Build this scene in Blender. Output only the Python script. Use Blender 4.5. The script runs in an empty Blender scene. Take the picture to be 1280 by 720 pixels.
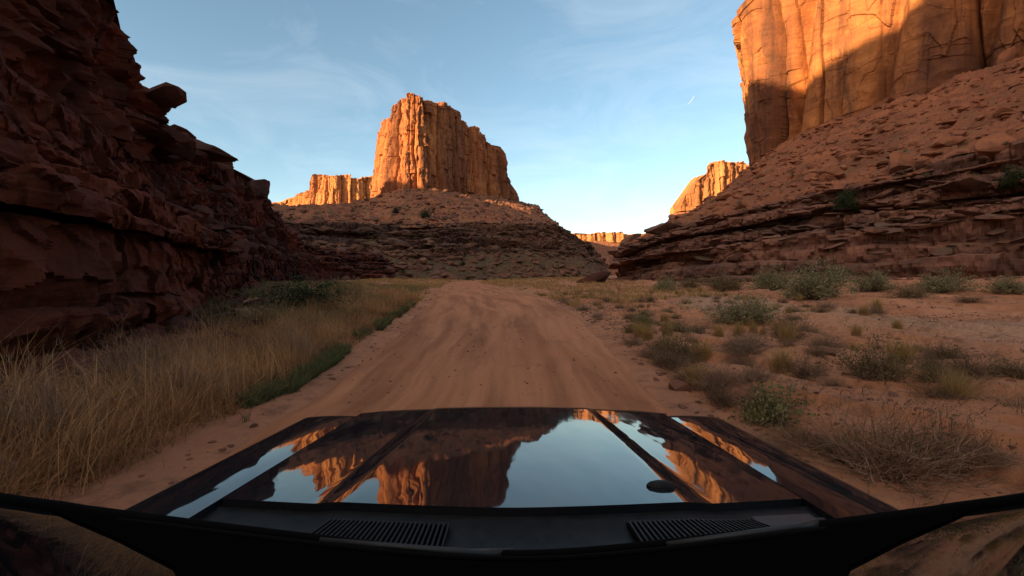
import bpy, math, random
import numpy as np
from mathutils import Vector

random.seed(7)
R = math.radians
scene = bpy.context.scene
col = scene.collection
CAMZ = 1.75
F = 586.0            # focal length in pixels of the 1280 px wide photograph
HY = 345.0           # image row of the horizon


def at(px, py, d):
    """World point at pixel (px, py) of the photograph and distance d along +Y."""
    return np.array([(px - 640) / F * d, d, CAMZ + (HY - py) / F * d])


# ------------------------------------------------------------------ noise
def _h(ix, iy, iz, seed):
    h = (ix.astype(np.int64) * 374761393 + iy.astype(np.int64) * 668265263 + iz.astype(np.int64) * 2147483647 + seed * 974634533) & 0xFFFFFFFF
    h = ((h ^ (h >> 13)) * 1274126177) & 0xFFFFFFFF
    h = ((h ^ (h >> 16)) * 2246822519) & 0xFFFFFFFF
    h = h ^ (h >> 15)
    return (h & 0xFFFFFF) / float(0xFFFFFF)


def rnd(*ii, seed=0):
    ii = np.broadcast_arrays(*[np.asarray(i) for i in ii])
    while len(ii) < 3:
        ii = list(ii) + [np.zeros_like(ii[0])]
    return _h(ii[0], ii[1], ii[2], seed)


def vnoise(x, y=None, z=None, seed=0):
    x = np.asarray(x, float)
    y = np.zeros_like(x) if y is None else np.broadcast_to(np.asarray(y, float), x.shape)
    z = np.zeros_like(x) if z is None else np.broadcast_to(np.asarray(z, float), x.shape)
    ix, iy, iz = np.floor(x), np.floor(y), np.floor(z)
    fx, fy, fz = x - ix, y - iy, z - iz
    fx, fy, fz = [f * f * f * (f * (f * 6 - 15) + 10) for f in (fx, fy, fz)]
    r = 0
    for a in (0, 1):
        wa = fx if a else 1 - fx
        for b in (0, 1):
            wb = fy if b else 1 - fy
            for c in (0, 1):
                wc = fz if c else 1 - fz
                r = r + wa * wb * wc * _h(ix + a, iy + b, iz + c, seed)
    return r * 2 - 1


def fbm(x, y=None, z=None, seed=0, octv=4, gain=0.5, lac=2.03):
    r, a, t = 0, 1.0, 0.0
    x = np.asarray(x, float)
    for k in range(octv):
        f = lac ** k
        r = r + a * vnoise(x * f + k * 17.3, None if y is None else np.asarray(y) * f + k * 9.1, None if z is None else np.asarray(z) * f + k * 5.7, seed + k)
        t += a
        a *= gain
    return r / t


def ridged(x, y, z=None, seed=0, octv=4):
    r, a, t = 0, 1.0, 0.0
    for k in range(octv):
        f = 2.07 ** k
        r = r + a * (1 - np.abs(vnoise(x * f + 3.1 * k, y * f + 7.7 * k, None if z is None else z * f, seed + k)) * 2)
        t += a
        a *= .5
    return r / t


def cells(s, seed=0):
    """1-D Voronoi on coordinate s: (id, edge distance 0..~0.5)."""
    j = np.floor(s)
    best = np.full(s.shape, 9.0)
    sec = np.full(s.shape, 9.0)
    bid = np.zeros(s.shape)
    for o in (-1, 0, 1):
        c = j + o
        p = c + .15 + .7 * rnd(c, seed=seed)
        d = np.abs(s - p)
        m = d < best
        sec = np.where(m, best, np.minimum(sec, d))
        bid = np.where(m, c, bid)
        best = np.where(m, d, best)
    return bid, (sec - best) * .5


def facets(x, y, seed=0):
    """Plane-faced fracture pattern on a 2-D sheet: every Voronoi cell is a tilted flat face; about -1..1."""
    jx, jy = np.floor(x), np.floor(y)
    best = np.full(x.shape, 99.0)
    out = np.zeros(x.shape)
    for ox in (-1, 0, 1):
        for oy in (-1, 0, 1):
            cx, cy = jx + ox, jy + oy
            dx = x - (cx + .1 + .8 * rnd(cx, cy, seed=seed))
            dy = y - (cy + .1 + .8 * rnd(cx, cy, seed=seed + 1))
            d = dx * dx + dy * dy
            v = (rnd(cx, cy, seed=seed + 2) - .5) * .9 + dx * (rnd(cx, cy, seed=seed + 3) - .5) * 1.5 + dy * (rnd(cx, cy, seed=seed + 4) - .5) * 1.5
            m = d < best
            out = np.where(m, v, out)
            best = np.where(m, d, best)
    return out


def sstep(a, b, x):
    t = np.clip((np.asarray(x, float) - a) / (b - a), 0, 1)
    return t * t * (3 - 2 * t)


# ------------------------------------------------------------------ meshes
def mesh_np(name, V, Fc, mat, smooth=False, uv=None, attr=None, parent=None, sides=4):
    """V (n,3), Fc (m,sides) -> one linked mesh object."""
    V = np.asarray(V, np.float32)
    Fc = np.asarray(Fc, np.int32)
    me = bpy.data.meshes.new(name)
    me.vertices.add(len(V))
    me.vertices.foreach_set('co', V.ravel())
    n = len(Fc)
    me.loops.add(n * sides)
    me.loops.foreach_set('vertex_index', Fc.ravel())
    me.polygons.add(n)
    me.polygons.foreach_set('loop_start', np.arange(0, n * sides, sides, dtype=np.int32))
    me.polygons.foreach_set('loop_total', np.full(n, sides, np.int32))
    me.polygons.foreach_set('use_smooth', np.full(n, smooth, bool))
    if uv is not None:
        l = me.uv_layers.new(name='UVMap')
        l.data.foreach_set('uv', np.asarray(uv, np.float32)[Fc.ravel()].ravel())
    if attr is not None:
        a = me.attributes.new('tint', 'FLOAT', 'POINT')
        a.data.foreach_set('value', np.asarray(attr, np.float32))
    me.update(calc_edges=True)
    me.validate()
    o = bpy.data.objects.new(name, me)
    col.objects.link(o)
    if mat:
        me.materials.append(mat)
    if parent:
        o.parent = parent
    return o


def grid_faces(nu, nv, closed=False, off=0):
    iu = np.arange(nu if closed else nu - 1)
    iv = np.arange(nv - 1)
    U, W = np.meshgrid(iu, iv, indexing='ij')
    U2 = (U + 1) % nu
    return np.stack([U * nv + W, U2 * nv + W, U2 * nv + W + 1, U * nv + W + 1], -1).reshape(-1, 4) + off


def grid_obj(name, P, mat, closed=False, smooth=False, uv=None, parent=None, flip=False, attr=None):
    nu, nv = P.shape[:2]
    f = grid_faces(nu, nv, closed)
    if flip:
        f = f[:, ::-1]
    return mesh_np(name, P.reshape(-1, 3), f, mat, smooth, None if uv is None else uv.reshape(-1, 2), attr=attr, parent=parent)


def tag(o, label=None, cat=None, group=None, kind=None):
    if label:
        o['label'] = label
    if cat:
        o['category'] = cat
    if group:
        o['group'] = group
    if kind:
        o['kind'] = kind
    return o


def empty(name, loc=(0, 0, 0), rz=0):
    o = bpy.data.objects.new(name, None)
    o.location = loc
    o.rotation_euler = (0, 0, rz)
    o.empty_display_size = .2
    col.objects.link(o)
    return o


class MB:
    """Collects simple solids as one mesh."""

    def __init__(s):
        s.v, s.f = [], []

    def add(s, v, f):
        b = len(s.v)
        s.v += [tuple(p) for p in v]
        s.f += [tuple(b + i for i in q) for q in f]

    def box(s, c, d, bev=0.0, M=None):
        x, y, z = [q / 2 for q in d]
        b = min(bev, x * .9, y * .9, z * .9)
        pts = []
        if b <= 0:
            pts = [(i * x, j * y, k * z) for i in (-1, 1) for j in (-1, 1) for k in (-1, 1)]
            f = [(0, 1, 3, 2), (4, 6, 7, 5), (0, 4, 5, 1), (2, 3, 7, 6), (0, 2, 6, 4), (1, 5, 7, 3)]
        else:
            f = []
            for (zz, q) in ((-z, b), (-z + b, 0), (z - b, 0), (z, b)):
                xx, yy = x - q, y - q
                n = len(pts)
                pts += [(-xx + b, -yy, zz), (xx - b, -yy, zz), (xx, -yy + b, zz), (xx, yy - b, zz), (xx - b, yy, zz), (-xx + b, yy, zz), (-xx, yy - b, zz), (-xx, -yy + b, zz)]
            for r in range(3):
                for i in range(8):
                    j = (i + 1) % 8
                    f.append((r * 8 + i, r * 8 + j, r * 8 + 8 + j, r * 8 + 8 + i))
            f.append(tuple(range(7, -1, -1)))
            f.append(tuple(range(24, 32)))
        o = []
        for p in pts:
            p = Vector(p)
            if M is not None:
                p = M @ p
            o.append(p + Vector(c))
        s.add(o, f)

    def tube(s, pts, rad, n=8):
        pts = [Vector(p) for p in pts]
        rad = rad if hasattr(rad, '__len__') else [rad] * len(pts)
        v, f = [], []
        for i, p in enumerate(pts):
            t = (pts[min(i + 1, len(pts) - 1)] - pts[max(i - 1, 0)]).normalized()
            a = Vector((0, 0, 1)) if abs(t.z) < .9 else Vector((1, 0, 0))
            u = t.cross(a).normalized()
            w = t.cross(u)
            for k in range(n):
                q = 2 * math.pi * k / n
                v.append(p + (u * math.cos(q) + w * math.sin(q)) * rad[i])
        for i in range(len(pts) - 1):
            for k in range(n):
                f.append((i * n + k, i * n + (k + 1) % n, (i + 1) * n + (k + 1) % n, (i + 1) * n + k))
        f.append(tuple(range(n - 1, -1, -1)))
        f.append(tuple(range(len(v) - n, len(v))))
        s.add(v, f)

    def lathe_x(s, prof, cx, cy, cz, n=40):
        """profile [(x, r)] turned about the X axis."""
        v, f = [], []
        m = len(prof)
        for k in range(n):
            a = 2 * math.pi * k / n
            for x, r in prof:
                v.append((cx + x, cy + r * math.cos(a), cz + r * math.sin(a)))
        for k in range(n):
            for i in range(m - 1):
                k2 = (k + 1) % n
                f.append((k * m + i, k2 * m + i, k2 * m + i + 1, k * m + i + 1))
        s.add(v, f)

    def build(s, name, mat, parent=None, smooth=False):
        me = bpy.data.meshes.new(name)
        me.from_pydata(s.v, [], s.f)
        me.update()
        if smooth:
            for p in me.polygons:
                p.use_smooth = True
        me.materials.append(mat)
        o = bpy.data.objects.new(name, me)
        col.objects.link(o)
        if parent:
            o.parent = parent
        return o


# ------------------------------------------------------------------ materials
def new_mat(name):
    m = bpy.data.materials.new(name)
    m.use_nodes = True
    nt = m.node_tree
    b = nt.nodes['Principled BSDF']
    return m, nt, b


def N(nt, t, **kw):
    n = nt.nodes.new(t)
    for k, v in kw.items():
        setattr(n, k, v)
    return n


def noise_node(nt, vec, scale, detail=6, rough=.6, dist=0.0):
    n = N(nt, 'ShaderNodeTexNoise')
    n.inputs['Scale'].default_value = scale
    n.inputs['Detail'].default_value = detail
    n.inputs['Roughness'].default_value = rough
    n.inputs['Distortion'].default_value = dist
    if vec is not None:
        nt.links.new(vec, n.inputs['Vector'])
    return n.outputs['Fac']


def scaled(nt, vec, s):
    m = N(nt, 'ShaderNodeMapping')
    m.inputs['Scale'].default_value = s
    nt.links.new(vec, m.inputs['Vector'])
    return m.outputs['Vector']


def ramp(nt, fac, stops):
    r = N(nt, 'ShaderNodeValToRGB')
    e = r.color_ramp.elements
    while len(e) < len(stops):
        e.new(.5)
    for q, (p, c) in zip(e, stops):
        q.position = p
        q.color = (c, c, c, 1) if not hasattr(c, '__len__') else (*c, 1)
    nt.links.new(fac, r.inputs['Fac'])
    return r.outputs['Color']


def mix(nt, fac, a, b, mode='MIX'):
    m = N(nt, 'ShaderNodeMix', data_type='RGBA', blend_type=mode)
    for s, v in ((m.inputs[0], fac), (m.inputs[6], a), (m.inputs[7], b)):
        if isinstance(v, (int, float)):
            s.default_value = v
        elif isinstance(v, tuple):
            s.default_value = (*v, 1)
        else:
            nt.links.new(v, s)
    return m.outputs[2]


def mathn(nt, op, a, b):
    m = N(nt, 'ShaderNodeMath', operation=op)
    for s, v in ((m.inputs[0], a), (m.inputs[1], b)):
        if isinstance(v, (int, float)):
            s.default_value = v
        else:
            nt.links.new(v, s)
    return m.outputs[0]


def bump(nt, h, strength, dist, prev=None):
    b = N(nt, 'ShaderNodeBump')
    b.inputs['Strength'].default_value = strength
    b.inputs['Distance'].default_value = dist
    nt.links.new(h, b.inputs['Height'])
    if prev is not None:
        nt.links.new(prev, b.inputs['Normal'])
    return b.outputs['Normal']


def rock_mat(name, c1, c2, band, varnish, size=1.0, vert=.12, vamt=.6, bamt=.5, bump_d=.15, green=None, bandscale=1.0, streak=0.0):
    """Sandstone: blotches of two colours, horizontal beds, vertical varnish streaks."""
    m, nt, b = new_mat(name)
    tc = N(nt, 'ShaderNodeTexCoord').outputs['Object']
    c = mix(nt, ramp(nt, noise_node(nt, tc, .12 / size, 8, .65), [(.36, 0.), (.64, 1.)]), c1, c2)
    beds = noise_node(nt, scaled(nt, tc, (.03 / size, .03 / size, .9 / size * bandscale)), 1.0, 6, .7, .4)
    c = mix(nt, mathn(nt, 'MULTIPLY', ramp(nt, beds, [(.48, 0.), (.62, 1.)]), bamt), c, band)
    st = noise_node(nt, scaled(nt, tc, (.25 / size, .25 / size, .25 / size * vert)), 1.0, 7, .62, .3)
    c = mix(nt, mathn(nt, 'MULTIPLY', ramp(nt, st, [(.47, 0.), (.6, 1.)]), vamt), c, varnish)
    if streak:
        sk = noise_node(nt, scaled(nt, tc, (.14, .14, .012)), 1.0, 8, .7, .6)
        c = mix(nt, mathn(nt, 'MULTIPLY', ramp(nt, sk, [(.5, 0.), (.63, 1.)]), streak), c, varnish)
        sk = noise_node(nt, scaled(nt, tc, (.04, .04, .30)), 1.0, 8, .75, .8)
        c = mix(nt, mathn(nt, 'MULTIPLY', ramp(nt, sk, [(.46, 0.), (.66, 1.)]), streak * .6), c, band)
    fine = noise_node(nt, tc, 1.6 / size, 8, .7)
    c = mix(nt, .55, c, ramp(nt, fine, [(.25, .45), (.75, 1.45 if False else 1.0)]), 'MULTIPLY')
    if green is not None:
        g = N(nt, 'ShaderNodeNewGeometry').outputs['Normal']
        sx = N(nt, 'ShaderNodeSeparateXYZ')
        nt.links.new(g, sx.inputs[0])
        up = ramp(nt, sx.outputs['Z'], [(.55, 0.), (.85, 1.)])
        gm = ramp(nt, noise_node(nt, tc, .35 / size, 7, .75), [(.5, 0.), (.6, 1.)])
        c = mix(nt, mathn(nt, 'MULTIPLY', mathn(nt, 'MULTIPLY', up, gm), .75), c, green)
    nt.links.new(c, b.inputs['Base Color'])
    b.inputs['Roughness'].default_value = .92
    b.inputs['Specular IOR Level'].default_value = .15
    n1 = bump(nt, noise_node(nt, tc, .9 / size, 10, .7), .7, bump_d * size)
    n2 = bump(nt, beds, .5, bump_d * size * 1.2, n1)
    nt.links.new(n2, b.inputs['Normal'])
    return m


M = {}
M['cliff'] = rock_mat('cliff_sandstone', (.56, .22, .07), (.37, .13, .05), (.27, .09, .042), (.09, .045, .034), size=6, vert=.2, vamt=.7, bamt=.55, bump_d=.16, streak=.75)
M['butte'] = rock_mat('butte_sandstone', (.55, .21, .075), (.39, .135, .055), (.30, .10, .045), (.15, .06, .035), size=7, vert=.08, vamt=.7, bamt=.45, bump_d=.14, streak=.6)
M['far'] = rock_mat('far_sandstone', (.6, .26, .095), (.48, .19, .07), (.33, .12, .05), (.22, .09, .045), size=14, vert=.1, vamt=.6, bamt=.4, bump_d=.1)
M['ledge'] = rock_mat('ledge_rock', (.30, .135, .088), (.20, .09, .06), (.12, .058, .044), (.055, .033, .028), size=1.6, vert=.5, vamt=.55, bamt=.8, bump_d=.22, green=(.115, .085, .05))
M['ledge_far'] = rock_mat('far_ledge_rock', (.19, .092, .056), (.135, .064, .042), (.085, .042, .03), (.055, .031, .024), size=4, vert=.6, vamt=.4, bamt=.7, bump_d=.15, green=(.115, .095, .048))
M['talus'] = rock_mat('talus_rubble', (.39, .15, .075), (.29, .112, .06), (.22, .088, .05), (.14, .06, .04), size=2.2, vert=1, vamt=.5, bamt=.25, bump_d=.2, green=(.13, .11, .055))
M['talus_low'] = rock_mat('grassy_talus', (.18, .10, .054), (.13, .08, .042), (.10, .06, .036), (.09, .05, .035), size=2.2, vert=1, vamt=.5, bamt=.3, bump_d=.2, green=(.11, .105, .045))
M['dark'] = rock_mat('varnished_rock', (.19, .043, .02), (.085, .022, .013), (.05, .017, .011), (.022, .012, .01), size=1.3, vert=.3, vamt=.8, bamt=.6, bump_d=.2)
M['rock'] = rock_mat('loose_rock', (.24, .11, .068), (.16, .075, .05), (.11, .055, .04), (.07, .038, .03), size=.5, vert=1, vamt=.5, bamt=.4, bump_d=.05)
M['talus_rock'] = rock_mat('talus_block', (.40, .155, .078), (.28, .108, .06), (.18, .075, .045), (.12, .055, .036), size=1.2, vert=1, vamt=.5, bamt=.4, bump_d=.08)
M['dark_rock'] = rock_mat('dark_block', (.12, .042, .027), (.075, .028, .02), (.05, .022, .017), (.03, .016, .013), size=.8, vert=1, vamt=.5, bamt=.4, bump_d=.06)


def sand_mat():
    m, nt, b = new_mat('red_sand')
    tc = N(nt, 'ShaderNodeTexCoord').outputs['Object']
    c = mix(nt, ramp(nt, noise_node(nt, tc, .28, 8, .65), [(.35, 0.), (.65, 1.)]), (.36, .152, .078), (.50, .232, .124))
    wash = noise_node(nt, scaled(nt, tc, (.5, .12, .5)), 1.0, 7, .65, .6)
    c = mix(nt, mathn(nt, 'MULTIPLY', ramp(nt, wash, [(.5, 0.), (.62, 1.)]), .55), c, (.27, .13, .08))
    at_ = N(nt, 'ShaderNodeAttribute', attribute_name='tint')
    gr = mix(nt, ramp(nt, noise_node(nt, tc, 9, 8, .8), [(.35, 0.), (.65, 1.)]), (.22, .13, .09), (.50, .32, .21))
    c = mix(nt, mathn(nt, 'MULTIPLY', at_.outputs['Fac'], .75), c, gr)
    crust = noise_node(nt, tc, 1.7, 8, .75)
    c = mix(nt, mathn(nt, 'MULTIPLY', ramp(nt, crust, [(.52, 0.), (.62, 1.)]), .65), c, (.14, .07, .045))
    c = mix(nt, .5, c, ramp(nt, noise_node(nt, tc, 14, 6, .75), [(.3, .55), (.65, 1.)]), 'MULTIPLY')
    nt.links.new(c, b.inputs['Base Color'])
    b.inputs['Roughness'].default_value = .95
    b.inputs['Specular IOR Level'].default_value = .1
    n = bump(nt, noise_node(nt, tc, 5, 9, .72), .55, .05)
    n = bump(nt, noise_node(nt, tc, 45, 4, .7), .45, .008, n)
    nt.links.new(n, b.inputs['Normal'])
    return m


def road_mat():
    m, nt, b = new_mat('dirt_road')
    tc = N(nt, 'ShaderNodeTexCoord')
    ob, uv = tc.outputs['Object'], tc.outputs['UV']
    tr = noise_node(nt, scaled(nt, uv, (11, .10, 1)), 1.0, 7, .62, .35)      # wheel tracks along the road
    c = mix(nt, ramp(nt, tr, [(.40, 0.), (.60, 1.)]), (.29, .118, .056), (.48, .208, .102))
    bl = noise_node(nt, scaled(nt, uv, (2.2, .30, 1)), 1.0, 6, .6, .2)
    c = mix(nt, mathn(nt, 'MULTIPLY', ramp(nt, bl, [(.45, 0.), (.68, 1.)]), .5), c, (.44, .17, .08))
    sc = noise_node(nt, scaled(nt, uv, (5, .9, 1)), 1.0, 8, .75, .5)
    c = mix(nt, mathn(nt, 'MULTIPLY', ramp(nt, sc, [(.57, 0.), (.68, 1.)]), .6), c, (.17, .085, .052))
    c = mix(nt, .35, c, ramp(nt, noise_node(nt, ob, 22, 6, .75), [(.3, .6), (.65, 1.)]), 'MULTIPLY')
    nt.links.new(c, b.inputs['Base Color'])
    b.inputs['Roughness'].default_value = .95
    b.inputs['Specular IOR Level'].default_value = .1
    n = bump(nt, tr, .5, .04)
    n = bump(nt, sc, .5, .03, n)
    n = bump(nt, noise_node(nt, ob, 30, 5, .7), .4, .012, n)
    nt.links.new(n, b.inputs['Normal'])
    return m


def plant_mat(name, dark, light, tip=None, trans=.25):
    m, nt, b = new_mat(name)
    a = N(nt, 'ShaderNodeAttribute', attribute_name='tint')
    c = mix(nt, a.outputs['Fac'], dark, light)
    tc = N(nt, 'ShaderNodeTexCoord').outputs['Object']
    c = mix(nt, .5, c, ramp(nt, noise_node(nt, tc, 2.5, 4, .6), [(.3, .5), (.7, 1.)]), 'MULTIPLY')
    nt.links.new(c, b.inputs['Base Color'])
    b.inputs['Roughness'].default_value = .8
    b.inputs['Specular IOR Level'].default_value = .15
    tl = N(nt, 'ShaderNodeBsdfTranslucent')
    nt.links.new(c, tl.inputs['Color'])
    mx = N(nt, 'ShaderNodeMixShader')
    mx.inputs[0].default_value = trans
    nt.links.new(b.outputs[0], mx.inputs[1])
    nt.links.new(tl.outputs[0], mx.inputs[2])
    nt.links.new(mx.outputs[0], nt.nodes['Material Output'].inputs['Surface'])
    return m


def simple_mat(name, c, rough, spec=.5, metal=0, nscale=0, namt=.5, bumpd=0):
    m, nt, b = new_mat(name)
    b.inputs['Roughness'].default_value = rough
    b.inputs['Specular IOR Level'].default_value = spec
    b.inputs['Metallic'].default_value = metal
    if nscale:
        tc = N(nt, 'ShaderNodeTexCoord').outputs['Object']
        f = noise_node(nt, tc, nscale, 6, .65)
        nt.links.new(mix(nt, ramp(nt, f, [(.35, 0.), (.7, namt)]), c, tuple(min(1, q * 2 + .01) for q in c)), b.inputs['Base Color'])
        if bumpd:
            nt.links.new(bump(nt, f, .4, bumpd), b.inputs['Normal'])
    else:
        b.inputs['Base Color'].default_value = (*c, 1)
    return m


M['sand'] = sand_mat()
M['road'] = road_mat()
M['dry_grass'] = plant_mat('dry_grass', (.19, .085, .035), (.64, .34, .15), trans=.3)
M['green_grass'] = plant_mat('green_grass', (.055, .062, .024), (.15, .15, .06))
M['yellow_grass'] = plant_mat('yellow_grass', (.24, .135, .045), (.50, .32, .12))
M['sage_leaf'] = plant_mat('sage_leaf', (.16, .15, .07), (.36, .32, .17))
M['olive_leaf'] = plant_mat('olive_leaf', (.11, .09, .04), (.27, .21, .095))
M['weed_leaf'] = plant_mat('weed_leaf', (.12, .115, .04), (.30, .27, .11))
M['juniper_leaf'] = plant_mat('juniper_leaf', (.025, .04, .016), (.065, .085, .035))
M['twig'] = plant_mat('twig', (.10, .055, .035), (.30, .18, .12), trans=0)
M['dry_twig'] = plant_mat('dry_twig', (.14, .08, .05), (.46, .28, .18), trans=0)

# ------------------------------------------------------------------ path helpers
def resample(P, n, closed=False):
    P = np.asarray(P, float)
    if closed:
        P = np.vstack([P, P[:1]])
    d = np.r_[0, np.cumsum(np.linalg.norm(np.diff(P, axis=0), axis=1))]
    t = np.linspace(0, d[-1], n + 1 if closed else n)
    if closed:
        t = t[:-1]
    return np.stack([np.interp(t, d, P[:, k]) for k in range(P.shape[1])], 1), t


def smooth_path(Q, it, closed):
    for _ in range(it):
        if closed:
            Q = (np.roll(Q, 1, 0) + 2 * Q + np.roll(Q, -1, 0)) / 4
        else:
            Z = Q.copy()
            Z[1:-1] = (Q[:-2] + 2 * Q[1:-1] + Q[2:]) / 4
            Q = Z
    return Q


def by_param(P, n, sm=0):
    """Control points at integer parameters, n samples: matching points of several curves stay together."""
    P = np.asarray(P, float)
    t = np.linspace(0, len(P) - 1, n)
    Q = np.stack([np.interp(t, np.arange(len(P)), P[:, k]) for k in range(P.shape[1])], 1)
    return smooth_path(Q, sm, False)


def wall(name, path, z0, ztop, mat, nu, nv, cell, amp, batter=.08, seed=0, closed=False, side=1, tv=1.5, bed=12, sm=4, flare=None, inset=30, small=.35, rough=1.0, layered=1.0, sharp=9.0, facet=0.0, frac=.25, capdrop=0.0, grooves=()):
    """Fluted cliff: columns divided by cracks, ledges at bed heights, blocky rim, and the flat top behind it."""
    Q, s = resample(path, nu, closed)
    Q = smooth_path(Q, sm, closed)
    T = np.roll(Q, -1, 0) - np.roll(Q, 1, 0) if closed else np.gradient(Q, axis=0)
    T = smooth_path(T, sm, closed)[:, :2]
    T /= np.linalg.norm(T, axis=1)[:, None]
    Nn = np.stack([T[:, 1], -T[:, 0]], 1) * side
    per = s[-1] + (s[1] - s[0])
    s = s + seed * 31.7
    z0 = z0(Q) if callable(z0) else np.full(nu, float(z0))
    z1 = ztop(Q) if callable(ztop) else np.full(nu, float(ztop))
    v = np.linspace(0, 1, nv)
    id0, _ = cells(s / cell, seed)
    id1, _ = cells(s / (cell * .3), seed + 5)
    z1 = z1 + tv * (rnd(id0, seed=seed + 1) - .5) * 1.6 + tv * .8 * (rnd(id1, seed=seed + 2) - .5) + tv * .25 * fbm(s / 2, seed=seed)
    S = s[:, None] + 0 * v[None]
    Z = z0[:, None] + (z1 - z0)[:, None] * v[None]
    w = S / cell + .38 * fbm(S / cell * .8, Z / cell * .3, seed=seed + 3, octv=3)
    i0, e0 = cells(w, seed)
    w1 = S / (cell * .33) + .4 * fbm(S / cell * 1.5, Z / cell * .45, seed=seed + 4, octv=3)
    i1, e1 = cells(w1, seed + 5)
    lay = np.floor(Z / bed + rnd(i0, seed=seed + 6) * 1.0 + .15 * fbm(S / cell, seed=seed))
    D = amp * (rnd(i0, seed=seed + 7) - .5) * 1.5
    D += amp * .9 * (1 - np.exp(-e0 * sharp)) - amp * .9
    D += amp * facet * (rnd(i0, seed=seed + 17) - .5) * 2 * (w - i0 - .5)
    D += amp * .35 * layered * (rnd(i1, lay, seed=seed + 8) - .5) * 2
    D += amp * small * (1 - np.exp(-e1 * sharp * .8))
    D += amp * facet * .4 * (rnd(i1, seed=seed + 18) - .5) * 2 * (w1 - i1 - .5)
    D += amp * .3 * layered * (rnd(i0, lay, seed=seed + 9) - .5)
    bl = np.floor(Z / (bed * .22) + .6 * fbm(S / cell * .7, seed=seed + 2))
    D += amp * .10 * (rnd(bl, i1, seed=seed + 10) - .5)
    D += amp * .22 * rough * fbm(S / cell * 3, Z / cell * 1.2, seed=seed + 11, octv=5)
    D += amp * .16 * rough * ridged(S / cell * 5, Z / cell * 3.5, seed=seed + 12, octv=3)
    H = (Z - z0[:, None])
    for gy_, gd_, gw_ in grooves:
        D -= gd_ * np.exp(-((Q[:, 1:2] + .12 * (Z - 75) - gy_) / gw_) ** 2)
    D -= batter * H if not callable(batter) else batter(Q)[:, None] * H
    wx = .35 * fbm(S / cell * 1.3, Z / cell * 1.3, seed=seed + 40, octv=3)
    D += amp * frac * facets(S / cell * 2.4 + wx, Z / cell * .75 + wx, seed + 41)
    D += amp * frac * .3 * facets(S / cell * 6 + wx * 2, Z / cell * 3.6 - wx * 2, seed + 47)
    cap = v[None] > .965
    D += np.where(cap, amp * .12, 0)
    if flare is not None:
        D += flare[0] * np.exp(-H / flare[1])
    X = Q[:, 0:1] + Nn[:, 0:1] * D
    Y = Q[:, 1:2] + Nn[:, 1:2] * D
    P = np.stack([X, Y, Z], -1)
    rim = P[:, -1, :]
    cols = [P]
    cen = Q.mean(0)
    for k, q in enumerate((.04, .15, .4, .98)):
        if closed:
            c = rim[:, :2] + (cen[:2] - rim[:, :2]) * q
        else:
            c = rim[:, :2] - Nn * inset * q
        zz = rim[:, 2] * (1 - min(1, q * 2.2)) + np.mean(rim[:, 2]) * min(1, q * 2.2) + (.6 if k < 3 else 0) * fbm(c[:, 0] / 6, c[:, 1] / 6, seed=seed)
        zz = zz - capdrop * min(1, q * 2.2)
        cols.append(np.stack([c[:, 0], c[:, 1], zz], 1)[:, None, :])
    P = np.concatenate(cols, 1)
    return grid_obj(name, P, mat, closed=closed), P


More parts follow.
